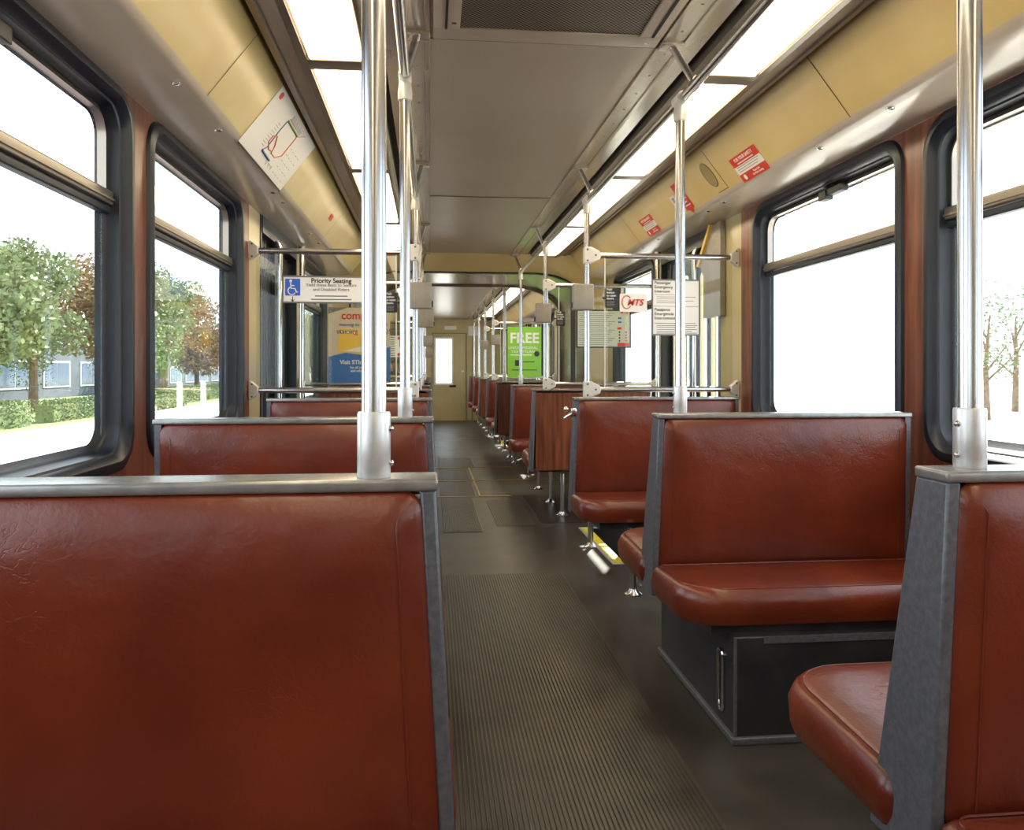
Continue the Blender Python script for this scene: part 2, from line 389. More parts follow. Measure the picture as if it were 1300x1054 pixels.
# chrome catch on the rail of the third right bench
t = empty('seat_catch', (XR - .012, 4.12, .86), 'chrome catch on the aisle edge of the bench before the step well', 'catch')
m = MB(); m.box(-.02, .010, -.02, .02, -.022, .022, bev=.006); m.tube([(-.005, 0, 0), (-.045, -.01, -.02), (-.06, -.012, -.03)], [.011, .010, .012]); m.build('catch_body', 'chrome', t)
m = MB(); m.ball((-.045, -.005, .018), .014); m.build('catch_knob', 'chrome', t)

# ------------------------------------------------------------------ poles and rails
def pole_thing(x, y, label, z0=ZT, z1=1.985, socket=True, r=.0165, extra=None, clamp=True):
    t = empty('grab_pole', (x, y, z0), label, 'grab pole', 'vertical steel poles along the aisle')
    m = MB(); m.tube([(0, 0, .0), (0, 0, z1 - z0)], r, seg=24); m.build('pole', 'steel', t)
    if socket:
        m = MB(); m.lathe((0, 0), [(.0225, 0), (.0235, .003), (.0235, .088), (.0225, .092), (r, .0925)], seg=28)
        s_ = m.build('socket', 'alu', t)
        for z in (.02, .068):
            m = MB(); m.ball((-.0235 if x > .4 else .0235, -.004, z), .005); m.build('screw', 'steel', s_)
    if clamp:
        m = MB(); m.lathe((0, 0), [(r, z1 - z0 - .045), (.022, z1 - z0 - .044), (.023, z1 - z0 - .02), (.019, z1 - z0 + .012)], seg=20)
        m.tube([(0, -.035, z1 - z0 + .03), (0, .035, z1 - z0 + .03)], .0205, seg=18)
        m.build('rail_clamp', 'castwhite', t)
    return t
RX, LX = .862, -.079
pole_thing(.832, 1.155, 'tall steel pole standing on the nearest bench right of the aisle', z1=1.985, r=.0175)
pole_thing(LX, 1.14, 'thick steel pole standing on the big red bench at the left', r=.0175)
pole_thing(.855, 2.665, 'steel pole on the bench with the equipment box')
pole_thing(LX, 2.55, 'steel pole standing on the second bench left of the aisle')
pole_thing(RX, 7.56, 'thin pole right of the aisle just before the articulation opening')
pole_thing(LX, 7.52, 'thin pole left of the aisle just before the articulation opening')
pole_thing(RX, 9.24, 'dark pole crossing the left edge of the green poster')
pole_thing(RX, 14.1, 'thin pole right of the aisle on the bench second from the end wall')
pole_thing(RX, 15.66, 'thinnest pole on the last bench beside the end wall')
def handrail(pts, label, ys, s):
    t = empty('overhead_handrail', pts[0], label, 'handrail', 'overhead handrails'); p0 = Vector(pts[0])
    m = MB(); m.tube([Vector(p) - p0 for p in pts], .0155, seg=18); m.build('rail', 'steel', t)
    for y in ys:
        X = pts[-1][0] if y > 2.3 else pts[0][0]; 
        m = MB(); a = Vector((C0 + s * .425, y, 2.185)); b = Vector((X, y - .09, 2.022))
        m.tube([a - p0, b - p0], .0125, seg=14); m.tube([b - p0 + Vector((0, -.03, 0)), b - p0 + Vector((0, .03, 0))], .0195, seg=16)
        br = m.build('bracket', 'steel', t)
        m = MB(); m.box(a.x - .04 - p0.x, a.x + .04 - p0.x, y - .03 - p0.y, y + .03 - p0.y, 2.172 - p0.z, 2.19 - p0.z, bev=.004)
        m.build('mounting_plate', 'ceilmetal', br)
handrail([(.832, -3., 2.015), (.834, 1.2, 2.015), (.858, 2.6, 2.015), (RX, 4, 2.015), (RX, 7.66, 2.015)], 'long steel rail below the ceiling right of the aisle', (1.1, 2.62, 4.28, 6.1, 7.62), 1)
handrail([(LX, -3., 2.015), (LX, 7.62, 2.015)], 'long steel rail below the ceiling left of the aisle', (1.1, 2.62, 4.28, 6.1, 7.55), -1)
handrail([(RX, 9.15, 2.005), (RX, 15.75, 2.005)], 'far steel rail below the ceiling beyond the articulation, right of the aisle', (9.3, 10.76, 12.4, 14.1, 15.6), 1)
handrail([(LX, 9.15, 2.005), (LX, 15.75, 2.005)], 'far steel rail below the ceiling beyond the articulation, left of the aisle', (9.3, 10.76, 12.4, 14.1, 15.6), -1)

# ------------------------------------------------------------------ glass screens at the doors
def screen(y, s, label, box_y=0, dark=False, full=True):
    px = RX - .007 if s > 0 else LX; wx = 1.715 if s > 0 else -.945
    t = empty('glass_screen', (px, y, 0), label, 'glass screen', 'glass screens beside the doors')
    L = wx - px
    m = MB(); m.tube([(0, 0, .945), (0, 0, 1.985)], .0165, seg=22); m.build('pole', 'steel', t)
    m = MB(); m.lathe((0, 0), [(.0165, 1.94), (.022, 1.941), (.023, 1.965), (.019, 1.997)]); m.tube([(0, -.035, 2.015), (0, .035, 2.015)], .0205); m.build('rail_clamp', 'castwhite', t)
    for z in (.975, 1.71):
        m = MB(); m.tube([(s * .02, 0, z), (L - s * .01, 0, z)], .0155, seg=18); m.build('crossbar', 'steel', t)
        # corner fitting
        m = MB(); k = 1
        o = [(-.02, z - .045 * k), (.022, z - .045 * k), (.07, z - .022), (.078, z), (.07, z + .022), (.022, z + .045 * k), (-.02, z + .045 * k)]
        m.prism([(s * a, b) for a, b in o], 'y', -.021, .021)
        c = m.build('corner_fitting', 'castwhite', t); b = c.modifiers.new('bevel', 'BEVEL'); b.width = .006; b.segments = 3
        for a, dz in ((.0, .03), (0, -.03), (.045, .0)):
            m = MB(); m.disc((s * a, -.021, z + dz), (0, -1, 0), .006, t=.002, seg=10); m.build('screw', 'greytext', c)
        m = MB(); o = [(0, z - .05), (-.012, z - .05), (-.05, z - .018), (-.05, z + .018), (-.012, z + .05), (0, z + .05)]
        m.prism([(L + s * a, b) for a, b in o], 'y', -.02, .02)
        c = m.build('wall_flange', 'castwhite', t); b = c.modifiers.new('bevel', 'BEVEL'); b.width = .005; b.segments = 3
        for dz in (.033, -.033):
            m = MB(); m.disc((L - s * .018, -.02, z + dz), (0, -1, 0), .0055, t=.002, seg=10); m.build('screw', 'greytext', c)
    if full:
        m = MB(); m.box(s * .10, L - s * .035, .004, .009, .985, 1.70); m.build('pane', 'screen', t)
        m = MB()
        m.box(s * .098, s * .104, .001, .012, .985, 1.70); m.build('pane_edge', 'castwhite', t)
    if dark:
        m = MB(); m.box(s * .19, s * .225, -.002, .012, .985, 1.70, bev=.004); m.build('dark_mullion', 'boxside', t)
    return t
screen(4.30, 1, 'glass screen between steel bars right of the aisle, carrying the intercom sign')
screen(4.30, -1, 'glass screen between steel bars left of the aisle, carrying the priority sign')
screen(5.87, 1, 'second glass screen right of the aisle, dark mullion beside the schedule', dark=True)
screen(5.87, -1, 'second glass screen left of the aisle, behind the tan and blue poster')
screen(10.80, 1, 'glass screen behind the lime green poster')
screen(10.80, -1, 'far glass screen left of the aisle with the red and white timetable')
screen(12.42, 1, 'last glass screen right of the aisle, near the end wall')
screen(12.42, -1, 'last glass screen left of the aisle, behind the timetable')
def stop_box(x, y, z, w, h, label, s):
    t = empty('stop_button_box', (x, y, z), label, 'control box', 'grey boxes on the door poles')
    m = MB(); m.box(-w / 2, w / 2, -.05, -.01, -h / 2, h / 2, bev=.008); m.build('housing', 'box', t)
    m = MB(); m.box(-s * (w / 2), -s * (w / 2 + .008), -.045, -.012, -h * .42, -h * .2, bev=.002); m.build('button_slot', 'boxside', t)
    m = MB(); m.box(-.024, .024, -.012, .02, -.03, .03, bev=.006); m.build('pole_bracket', 'boxside', t)
    for dx, dz in ((-.4, -.43), (.4, .43)):
        m = MB(); m.disc((w * dx, -.05, h * dz), (0, -1, 0), .003, t=.001, seg=8); m.build('screw', 'steel', t)
for (x, y, z, s, lb) in ((RX - .035, 4.30, 1.478, 1, 'largest grey button box, on the pole of the intercom screen'), (LX + .028, 4.30, 1.478, -1, 'largest grey button box left of the aisle'),
                     (RX - .03, 5.87, 1.50, 1, 'grey button box on the second door pole, upper left of the schedule'), (LX + .045, 5.87, 1.46, -1, 'grey button box left of the aisle, partly behind the largest one'),
                     (RX + .02, 10.80, 1.48, 1, 'small grey button box left of the lime green poster'), (LX + .05, 10.8, 1.46, -1, 'small grey button box left of the aisle beside the end door'),
                     (RX - .02, 12.42, 1.46, 1, 'smallest grey button box right of the aisle'), (LX + .05, 12.42, 1.33, -1, 'smallest grey button box left of the aisle')):
    stop_box(x, y, z, .118, .142, lb, s)

# ------------------------------------------------------------------ floor
fl = MB()
def flr(x0, x1, y0, y1, mi=0): fl.quad((x0, y0, 0), (x1, y0, 0), (x1, y1, 0), (x0, y1, 0), mi)
WX0, WX1 = -.96, 1.73
holes = [(1.02, 1.70, 4.34, 5.34), (-.93, -.25, 4.34, 5.34), (1.02, 1.70, 10.95, 11.95), (-.93, -.25, 10.95, 11.95)]
ys = [-4.7, 4.34, 5.34, 10.95, 11.95, 16.7]
for i in range(5):
    if i in (1, 3): flr(-.25, 1.02, ys[i], ys[i + 1]); flr(WX0, -.93, ys[i], ys[i + 1]); flr(1.70, WX1, ys[i], ys[i + 1])
    else: flr(WX0, WX1, ys[i], ys[i + 1])
fl.build('floor', ['floor'], kind='structure')
for i, (x0, x1, y0, y1) in enumerate(holes):
    m = MB(); inner = x0 if x0 > 0 else x1; o_ = x1 if x0 > 0 else x0; mid = (x0 + x1) / 2
    m.box(mid, inner, y0, y1, -.24, -.22); m.box(o_, mid, y0, y1, -.46, -.44)
    m.box(inner - .004, inner + .004, y0, y1, -.24, -.001); m.box(mid - .004, mid + .004, y0, y1, -.46, -.22)
    m.box(x0, x1, y0 - .006, y0, -.46, -.001); m.box(x0, x1, y1, y1 + .006, -.46, -.001)
    m.build('floor_step_well', ['patch'], kind='structure')
    s = 1 if x0 > 0 else -1
    t = empty('step_nosing', (inner, y0, 0), ['yellow nosing with pale edge along the step well right of the aisle', 'yellow nosing along the step well left of the aisle', 'small yellow nosing at the far step well right of the aisle', 'small yellow nosing at the far step well left of the aisle'][i], 'step nosing', 'step nosings')
    m = MB(); m.box(s * .004, s * .06, 0, y1 - y0, .0005, .006, bev=.002); m.build('yellow_strip', 'nosing', t)
    m = MB(); m.box(-s * .014, s * .004, -.01, y1 - y0 + .01, .0005, .008, bev=.002); m.box(-s * .014, s * .62, -.014, 0, .0005, .008, bev=.002); m.box(-s * .014, s * .62, y1 - y0, y1 - y0 + .014, .0005, .008, bev=.002); m.build('metal_edge', 'alu', t)
def ribs(x0, x1, y0, y1, label, pitch=.0125, matn='rib'):
    m = MB(); n = int((x1 - x0) / pitch); prof = [(x0, 0.0005)]
    for k in range(n):
        a = x0 + k * pitch; prof += [(a + pitch * .12, .0012), (a + pitch * .3, .0052), (a + pitch * .6, .0052), (a + pitch * .78, .0012)]
    prof += [(x1, .0005)]
    vs = [(x, y0, z) for x, z in prof] + [(x, y1, z) for x, z in prof]; N = len(prof)
    m.add(vs, [(i, i + 1, N + i + 1, N + i) for i in range(N - 1)])
    o = m.build('ribbed_mat', matn); tag(o, label, 'floor mat', 'ribbed floor mats'); return o
ribs(.045, .70, -1.2, 4.20, 'long ribbed black rubber mat along the near aisle')
ribs(.09, .36, 5.30, 6.72, 'ribbed rubber strip in the aisle beside the step well')
ribs(.46, .74, 5.48, 6.55, 'short ribbed rubber strip next to the dark square floor patch')
ribs(.09, .40, 6.80, 7.62, 'shiny ribbed plate before the brass strip of the articulation')
ribs(.09, .40, 7.80, 8.70, 'shiny ribbed plate on the articulation floor')
ribs(.09, .50, 8.80, 9.70, 'farthest ribbed mat just past the articulation')
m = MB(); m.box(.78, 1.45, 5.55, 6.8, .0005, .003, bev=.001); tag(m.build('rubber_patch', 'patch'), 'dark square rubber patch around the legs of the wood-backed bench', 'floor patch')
for i, (y, x0, x1, lb) in enumerate(((6.75, .02, .70, 'nearer brass joint strip across the aisle floor'), (7.70, .02, 1.30, 'brass joint strip at the near edge of the articulation'), (8.74, .02, .9, 'farther brass joint strip behind the articulation'))):
    m = MB(); m.box(x0, x1, y, y + .025, .0005, .006, bev=.002); tag(m.build('joint_strip', 'brass'), lb, 'joint strip', 'brass floor strips')
m = MB(); m.box(.41, .43, 6.8, 7.68, .0005, .006, bev=.002); m.box(.41, .43, 7.75, 8.7, .0005, .006, bev=.002); tag(m.build('joint_strip', 'brass'), 'lengthwise metal strip beside the shiny ribbed plates', 'joint strip', 'brass floor strips')

# ------------------------------------------------------------------ walls with windows
ZW0, ZW1 = .775, 1.952
win_no = [0]
def window(side, y0, y1, wallx, latch=False, thick=.075):
    """side +1 right, -1 left. rubber surround, recessed panes, divider bar"""
    win_no[0] += 1
    s = side; w = empty('window_%d' % win_no[0], (wallx, (y0 + y1) / 2, ZW0), kind='structure')
    P = lambda d, y, z: (s * d, y - (y0 + y1) / 2, z - ZW0)      # d outward
    m = MB()
    def loft(loops, mi=0):
        n = len(loops[0][1]); vs = [P(d, y, z) for d, L in loops for y, z in L]
        m.add(vs, [(i * n + k, i * n + (k + 1) % n, (i + 1) * n + (k + 1) % n, (i + 1) * n + k) for i in range(len(loops) - 1) for k in range(n)], mi, True)
    L = lambda ins, r: rr(y0 + ins, y1 - ins, ZW0 + ins, ZW1 - ins, r, 8)
    loft([(.004, L(-.002, .12)), (-.012, L(.004, .118)), (-.02, L(.018, .11)), (-.018, L(.034, .1)), (-.004, L(.046, .092)), (.01, L(.05, .09)), (.014, L(.056, .085)), (.05, L(.058, .084)), (thick - .012, L(.064, .08)), (thick, L(.085, .07))])
    m.build('rubber_surround', 'rubber', w)
    # upper sash: thin metal frame
    zb = 1.605
    m = MB(); a = rr(y0 + .06, y1 - .06, zb, ZW1 - .06, [.004, .004, .08, .08], 8); b = rr(y0 + .078, y1 - .078, zb, ZW1 - .078, [.004, .004, .07, .07], 8)
    loft([(.052, a), (.044, b), (thick, b)]); m.build('sash_frame', 'sash', w)
    m = MB(); m.box(*sorted((s * .03, s * .066)), P(0, y0 + .055, 0)[1], P(0, y1 - .055, 0)[1], zb - .008 - ZW0, zb + .035 - ZW0, bev=.006)
    m.box(*sorted((s * .040, s * .070)), P(0, y0 + .055, 0)[1], P(0, y1 - .055, 0)[1], zb - .034 - ZW0, zb - .010 - ZW0, 1, bev=.005)
    m.box(*sorted((s * .024, s * .034)), P(0, y0 + .055, 0)[1], P(0, y1 - .055, 0)[1], zb + .004 - ZW0, zb + .010 - ZW0, 0)
    m.build('divider_bar', ['sash', 'sashblue'], w)
    m = MB(); m.box(*sorted((s * .060, s * .064)), y0 + .07 - (y0 + y1) / 2, y1 - .07 - (y0 + y1) / 2, .07, ZW1 - ZW0 - .07); m.build('pane', 'glass', w)
    if latch:
        m = MB(); yc = y0 + .58 - (y0 + y1) / 2
        m.box(*sorted((s * .018, s * .055)), yc - .09, yc + .09, ZW1 - ZW0 - .10, ZW1 - ZW0 - .07, bev=.005)
        m.box(*sorted((s * .01, s * .05)), yc + .03, yc + .09, ZW1 - ZW0 - .115, ZW1 - ZW0 - .075, bev=.004); m.build('sash_latch', 'boxside', w)
    return w
def wall(side, wallx, wins, zones, name):
    """zones: (y0, y1, material index); cells hold windows or are plain. 0 wood 1 cream"""
    m = MB()
    def ring(y0, y1, z0, z1, inner, mi):
        n = len(inner); cy, cz = (inner[0][0] + inner[n // 2][0]) / 2, (ZW0 + ZW1) / 2; outer = []
        seg = n // 4
        corners = [(y0, z0), (y1, z0), (y1, z1), (y0, z1)]
        vs = [(wallx, y, z) for y, z in inner] + [(wallx, y, z) for y, z in corners]
        for c in range(4):
            for k in range(seg - 1): m.add([vs[c * seg + k], vs[c * seg + k + 1], vs[n + c]], [(0, 1, 2)], mi)
            m.add([vs[(c + 1) * seg - 1], vs[((c + 1) * seg) % n], vs[n + (c + 1) % 4], vs[n + c]], [(0, 1, 2, 3)], mi)
    for (a, b, mi, w) in zones:
        if w:
            ring(a, b, .0, 1.957, rr(w[0], w[1], ZW0, ZW1, .12, 8), mi)
        elif mi == 9:
            continue
        else:
            m.quad((wallx, a, 0), (wallx, b, 0), (wallx, b, 1.957), (wallx, a, 1.957), mi)
        # outer skin keeps the wall thick
        s = side
    o = m.build(name, ['wood', 'cream'], kind='structure', merge=False)
    return o
RW, LW = 1.72, -.95
Rw = [(-4.52, -3.24), (-3.08, -1.72), (-1.6, -.36), (-.24, 1.12), (1.25, 2.617), (2.74, 4.10), (5.98, 7.34), (9.25, 10.61), (12.6, 13.9), (14.1, 15.5)]
Lw = [(-4.52, -3.24), (-3.08, -1.72), (-1.6, -.36), (-.21, 1.15), (1.28, 2.65), (2.79, 4.15), (6.05, 7.41), (9.25, 10.61), (12.6, 13.9), (14.1, 15.5)]
for s, X, W_, nm in ((1, RW, Rw, 'wall_right'), (-1, LW, Lw, 'wall_left')):
    e3 = 4.27 if s > 0 else 4.32
    z = []
    cuts = [-4.7] + [(W_[i][1] + W_[i + 1][0]) / 2 for i in range(5)] + [e3]
    for i in range(6): z.append((cuts[i], cuts[i + 1], 0, W_[i]))
    z += [(e3, 4.62, 1, None), (4.62, 5.78, 9, None), (5.78, W_[6][0] - .02, 1, None), (W_[6][0] - .02, 7.5, 1, W_[6]), (7.5, 7.9, 1, None),
          (9.0, 9.2, 1, None), (9.2, 10.7, 1, W_[7]), (10.7, 11.0, 1, None), (11.0, 12.2, 9, None), (12.2, 12.55, 1, None), (12.55, 14.0, 1, W_[8]), (14.0, 15.6, 1, W_[9]), (15.6, 16.7, 1, None)]
    wall(s, X, W_, z, nm)
    for i, (a, b) in enumerate(W_): window(s, a, b, X, latch=(i in (4, 5) and s > 0) or (i == 4 and s < 0))
    # outer skin of the car body between the windows
    m = MB(); ZS = ZW0
    m.box(X + s * .08, X + s * .11, -4.7, 4.55, -.3, ZW0 + .05); m.box(X + s * .08, X + s * .11, 5.85, 7.9, -.3, ZW0 + .05); m.box(X + s * .08, X + s * .11, 9, 10.9, -.3, ZW0 + .05); m.box(X + s * .08, X + s * .11, 12.3, 16.7, -.3, ZW0 + .05)
    m.box(X + s * .08, X + s * .11, -4.7, 7.9, ZW1 - .05, 2.3); m.box(X + s * .08, X + s * .11, 9, 16.7, ZW1 - .05, 2.3)
    edges = [-4.7] + [e for w in W_[:6] for e in w] + [4.55]
    for a, b in [(edges[i], edges[i + 1]) for i in range(0, 14, 2)] + [(5.85, W_[6][0]), (W_[6][1], 7.9), (9, W_[7][0]), (W_[7][1], 10.9), (12.3, W_[8][0]), (W_[8][1], W_[9][0]), (W_[9][1], 16.7)]:
        m.box(X + s * .08, X + s * .11, a, b, ZW0, ZW1)
    m.build('wall_outer_' + ('right' if s > 0 else 'left'), ['rubber'], kind='structure')
# ------------------------------------------------------------------ doors
dn = [0]
def door(s, X, y0, y1):
    dn[0] += 1
    d = empty('door_%d' % dn[0], (X, y0, 0), kind='structure')
    n = 4; w = (y1 - y0) / n; xo = s * .035
    m = MB(); m.box(s * -.01, s * .08, 0, y1 - y0, 1.86, 1.957); m.box(s * -.005, s * .08, -.03, .0, -.44, 1.957); m.box(s * -.005, s * .08, y1 - y0, y1 - y0 + .03, -.44, 1.957)
    m.build('door_frame', 'rubber', d)
    for k in range(n):
        a = k * w + .008; b = (k + 1) * w - .008
        zig = s * (.03 if k % 2 else 0)
        m = MB(); yy0, yy1, z0, z1 = a, b, -.40, 1.86
        o = rr(yy0, yy1, z0, z1, .004, 4); i_ = rr(yy0 + .055, yy1 - .055, .15, z1 - .13, .045, 4)
        N = len(o)
        for dd in (0, .03):
            vs = [(xo + zig + s * dd, y, z) for y, z in o] + [(xo + zig + s * dd, y, z) for y, z in i_]
            m.add(vs, [(q, (q + 1) % N, N + (q + 1) % N, N + q) for q in range(N)], 0)
        vs = [(xo + zig + s * dd, y, z) for dd in (0, .03) for y, z in i_]
        m.add(vs, [(q, (q + 1) % N, N + (q + 1) % N, N + q) for q in range(N)], 1)
        lf = m.build('leaf', ['sashblue', 'cream' if s > 0 else 'sashblue'], d)
        m = MB(); L2 = rr(yy0 + .04, yy1 - .04, .135, z1 - .115, .055, 4)
        for dd in (-.006,):
            vs = [(xo + zig + s * dd, y, z) for y, z in L2] + [(xo + zig + s * dd, y, z) for y, z in i_]
            m.add(vs, [(q, (q + 1) % N, N + (q + 1) % N, N + q) for q in range(N)], 0)
        m.box(xo + zig - s * .004, xo + zig + s * .034, yy1 - .012, yy1 + .012, z0, z1); m.build('rubber_edge', 'rubber', lf)
        m = MB(); m.box(xo + zig + s * .012, xo + zig + s * .016, yy0 + .05, yy1 - .05, .14, z1 - .12); m.build('pane', 'glass', lf)
    m = MB(); m.tube([(-s * .03, .30, .55), (-s * .05, .30, .6), (-s * .05, .30, 1.82), (-s * .03, .30, 1.86)], .013)
    m.tube([(-s * .05, y1 - y0 - .04, .3), (-s * .05, y1 - y0 - .04, 1.945)], .0165); m.lathe((-s * .05, y1 - y0 - .04), [(.026, 1.915), (.026, 1.95)]); m.build('door_grab_bar', 'chrome', d)
for s, X in ((1, RW), (-1, LW)):
    door(s, X, 4.62, 5.78); door(s, X, 11.0, 12.2)
# slanted equipment cover on the right door post
t = empty('post_cover', (RW, 4.55, 1.4), 'grey metal cover with a bright slanted upper edge on the post right of the intercom sign', 'cover')
m = MB(); m.prism([(-.05, 0), (.24, 0), (.24, .26), (.30, .33), (.08, .55), (-.05, .555)], 'x', -.035, -.004); c = m.build('cover_body', 'box', t)
m = MB(); m.prism([(.30, .325), (.33, .335), (.105, .56), (.08, .55)], 'x', -.05, -.002); m.build('bright_edge', 'gold', t)
t['label'] = 'grey metal cover with a yellow slanted edge on the post beside the intercom sign'

# ------------------------------------------------------------------ ceiling
def sect(y0, y1, name, zc=2.19):
    m = MB(); dz = zc - 2.19
    prof = [(0, 2.19, 0), (.385, 2.19, 0)]
    for s in (1, -1):
        X = lambda w: C0 + s * w
        def strip(w0, z0, w1, z1, mi): m.quad((X(w0), y0, z0 + dz), (X(w1), y0, z1 + dz), (X(w1), y1, z1 + dz), (X(w0), y1, z0 + dz), mi)
        strip(0, 2.19, .385, 2.19, 0)
        strip(.385, 2.19, .387, 2.182, 1); strip(.387, 2.182, .40, 2.182, 1); strip(.40, 2.182, .402, 2.186, 1); strip(.402, 2.186, .46, 2.186, 1); strip(.46, 2.186, .462, 2.18, 1); strip(.462, 2.18, .475, 2.18, 1); strip(.475, 2.18, .478, 2.19, 1)
        strip(.478, 2.19, .545, 2.195, 1); strip(.545, 2.195, .548, 2.24, 2); strip(.548, 2.24, .575, 2.24, 2); strip(.575, 2.24, .577, 2.18, 1)
        strip(.577, 2.18, .60, 2.165, 1); strip(.60, 2.165, .612, 2.165, 3); strip(.612, 2.165, .612, 2.20, 3); strip(.612, 2.20, .81, 2.20, 3); strip(.81, 2.20, .81, 2.162, 3)
        strip(.81, 2.162, .835, 2.162, 3); strip(.835, 2.162, .84, 2.170, 3); strip(.84, 2.170, .90, 2.185, 3); strip(.90, 2.185, .905, 2.178, 3); strip(.905, 2.178, .935, 2.19, 3); strip(.935, 2.19, .94, 2.23, 2); strip(.94, 2.23, .952, 2.23, 2)
        # cove, gently rounded into the soffit
        strip(.952, 2.23, .954, 2.206, 4); strip(.954, 2.206, 1.115, 1.998, 4); strip(1.115, 1.998, 1.125, 1.984, 5); strip(1.125, 1.984, 1.142, 1.975, 5); strip(1.142, 1.975, 1.337, 1.957, 5)
    return m.build(name, ['ceiling', 'ceilmetal', 'slot', 'darktrim', 'yellow', 'soffit'], kind='structure', merge=True)
sect(-4.7, 7.62, 'ceiling'); sect(9.1, 16.7, 'ceiling_far', 2.12)
# roof above
m = MB(); m.box(-1.0, 1.77, -4.7, 7.9, 2.27, 2.3); m.box(-1.0, 1.77, 9.0, 16.7, 2.27, 2.3); m.build('ceiling_roof', ['ceiling'], kind='structure')
# panel joints
for i, y in enumerate((2.66, 5.09)):
    m = MB(); m.box(C0 - .385, C0 + .385, y - .002, y + .002, 2.186, 2.191); m.build('trim_%d' % (i + 1), ['darktrim'], kind='structure')
m = MB()
for s in (1, -1):
    n0 = Vector((-.23 * s, 0, -.178)).normalized() * .0012
    for y in (2.72, 5.6, -.2):
        a = Vector((C0 + s * .954, y, 2.206)); b = Vector((C0 + s * 1.118, y, 1.994))
        m.add([a + n0, b + n0, b + n0 + Vector((0, .004, 0)), a + n0 + Vector((0, .004, 0))], [(0, 1, 2, 3)])
m.build('trim_3', ['slot'], kind='structure')
# screws along the ceiling strips
m = MB()
for s in (1, -1):
    for k in range(42):
        y = -.6 + k * .195
        m.disc((C0 + s * .431, y, 2.1865), (0, 0, -1), .0045, t=.002, seg=8)
m.build('trim_4', ['greytext'], kind='structure')
# ceiling vent
t = empty('ceiling_vent', (C0, 1.85, 2.19), 'large perforated ventilation grille with pale metal frame in the ceiling', 'vent')
m = MB(); m.box(-.375, .375, .705, .79, -.012, .0, bev=.003); m.box(-.375, .375, -.8, -.715, -.012, 0, bev=.003); m.box(-.375, -.29, -.715, .705, -.012, 0, bev=.003); m.box(.30, .375, -.715, .705, -.012, 0, bev=.003); m.build('frame', 'ceiling', t)
m = MB(); m.box(-.29, .30, -.715, .705, -.006, -.003); m.build('grille', 'grille', t)
for q in (-.338, .338): m = MB(); m.box(q, q + .008, .1, .70, -.016, -.010); m.build('slot', 'slot', t)
for q in ((-.31, .66), (.335, .75)): m = MB(); m.disc((*q, -.012), (0, 0, -1), .008, t=.002); m.build('screw', 'chrome', t)
# light panels
def light(s, y0, y1, label, zc=2.19):
    t = empty('ceiling_light', (C0 + s * .71, (y0 + y1) / 2, zc - .02), label, 'ceiling light', 'fluorescent ceiling light panels'); h = (y1 - y0) / 2
    m = MB(); o = rr(-.092, .092, -h + .042, h - .042, .006, 3)
    m.pad(o, lambda u, v, z: (u, v, -z), [(0, -.004), (.001, .004), (.006, .010), (.012, .013)]); m.build('diffuser', 'lens', t)
    m = MB(); m.box(-.1, .1, h - .042, h + .042, -.013, .03, bev=.002); m.build('end_frame', 'darktrim', t)
    return t
LB = [-3.26, -1.73, -.2, 1.33, 2.855, 4.37, 5.93, 7.5]
names = ['second behind the camera', 'first behind the camera', 'above the camera', 'above the first bench', 'over the second bench', 'over the near door zone', 'just before the articulation']
for i in range(7):
    for s, sd in ((1, 'right'), (-1, 'left')): light(s, LB[i], LB[i + 1], 'lit ceiling panel in the %s row, %s' % (sd, names[i]))
LF = [9.2, 10.7, 12.2, 13.8, 15.3]
names = ['first past the articulation', 'over the far door zone', 'third past the articulation', 'last before the end wall']
for i in range(4):
    for s, sd in ((1, 'right'), (-1, 'left')): light(s, LF[i], LF[i + 1], 'small lit ceiling panel in the %s row, %s' % (sd, names[i]), 2.12)
# soffit latches
for s in (1, -1):
    for k, y in enumerate((1.05, 1.55, 2.55, 3.04, 4.08, 4.32, 5.3, 5.7)):
        t = empty('soffit_latch', (C0 + s * 1.165, y, 1.9728), ('small round metal latch in the beige soffit on the %s, ' % ('right' if s > 0 else 'left')) + ['first', 'second', 'third', 'fourth', 'fifth', 'sixth', 'seventh', 'eighth'][k] + ' from the camera', 'latch', 'quarter-turn latches of the soffit')
        m = MB(); m.lathe((0, 0), [(.011, -.006), (.014, -.003), (.014, .0)]); m.build('rim', 'chrome', t)
        m = MB(); m.box(-.007, .007, -.0015, .0015, -.0075, -.005); m.build('slot', 'slot', t)

# ------------------------------------------------------------------ articulation portal
m = MB()
def portal_outline(w, zt, ch):
    L = []
    for k in range(8): a = math.radians(180 - 90 * k / 7); L.append((C0 - w + ch * 1.7 + ch * 1.7 * math.cos(a), zt - ch + ch * math.sin(a)))
    for k in range(8): a = math.radians(90 - 90 * k / 7); L.append((C0 + w - ch * 1.7 + ch * 1.7 * math.cos(a), zt - ch + ch * math.sin(a)))
    return [(C0 - w, 0)] + L + [(C0 + w, 0)]
def ringwall(y0, o0, y1, o1, mi):
    n = len(o0); vs = [(x, y0, z) for x, z in o0] + [(x, y1, z) for x, z in o1]
    m.add(vs, [(i, i + 1, n + i + 1, n + i) for i in range(n - 1)], mi, False)
outer = [(C0 - 1.337, 0)] + [(C0 - 1.337 + 1.337 * 2 * k / 15 if True else 0, 2.19) for k in range(16)] + [(C0 + 1.337, 0)]
pin = portal_outline(1.17, 2.05, .30)
ringwall(7.6, outer, 7.9, pin, 0)
g0 = pin; g1 = portal_outline(1.155, 2.035, .30)
ringwall(7.9, g0, 7.88, g1, 1); ringwall(7.88, g1, 7.95, g1, 1)
ringwall(7.95, g1, 9.05, portal_outline(1.13, 2.04, .34), 2)
g2 = portal_outline(1.13, 2.04, .34); g3 = portal_outline(1.10, 2.02, .34)
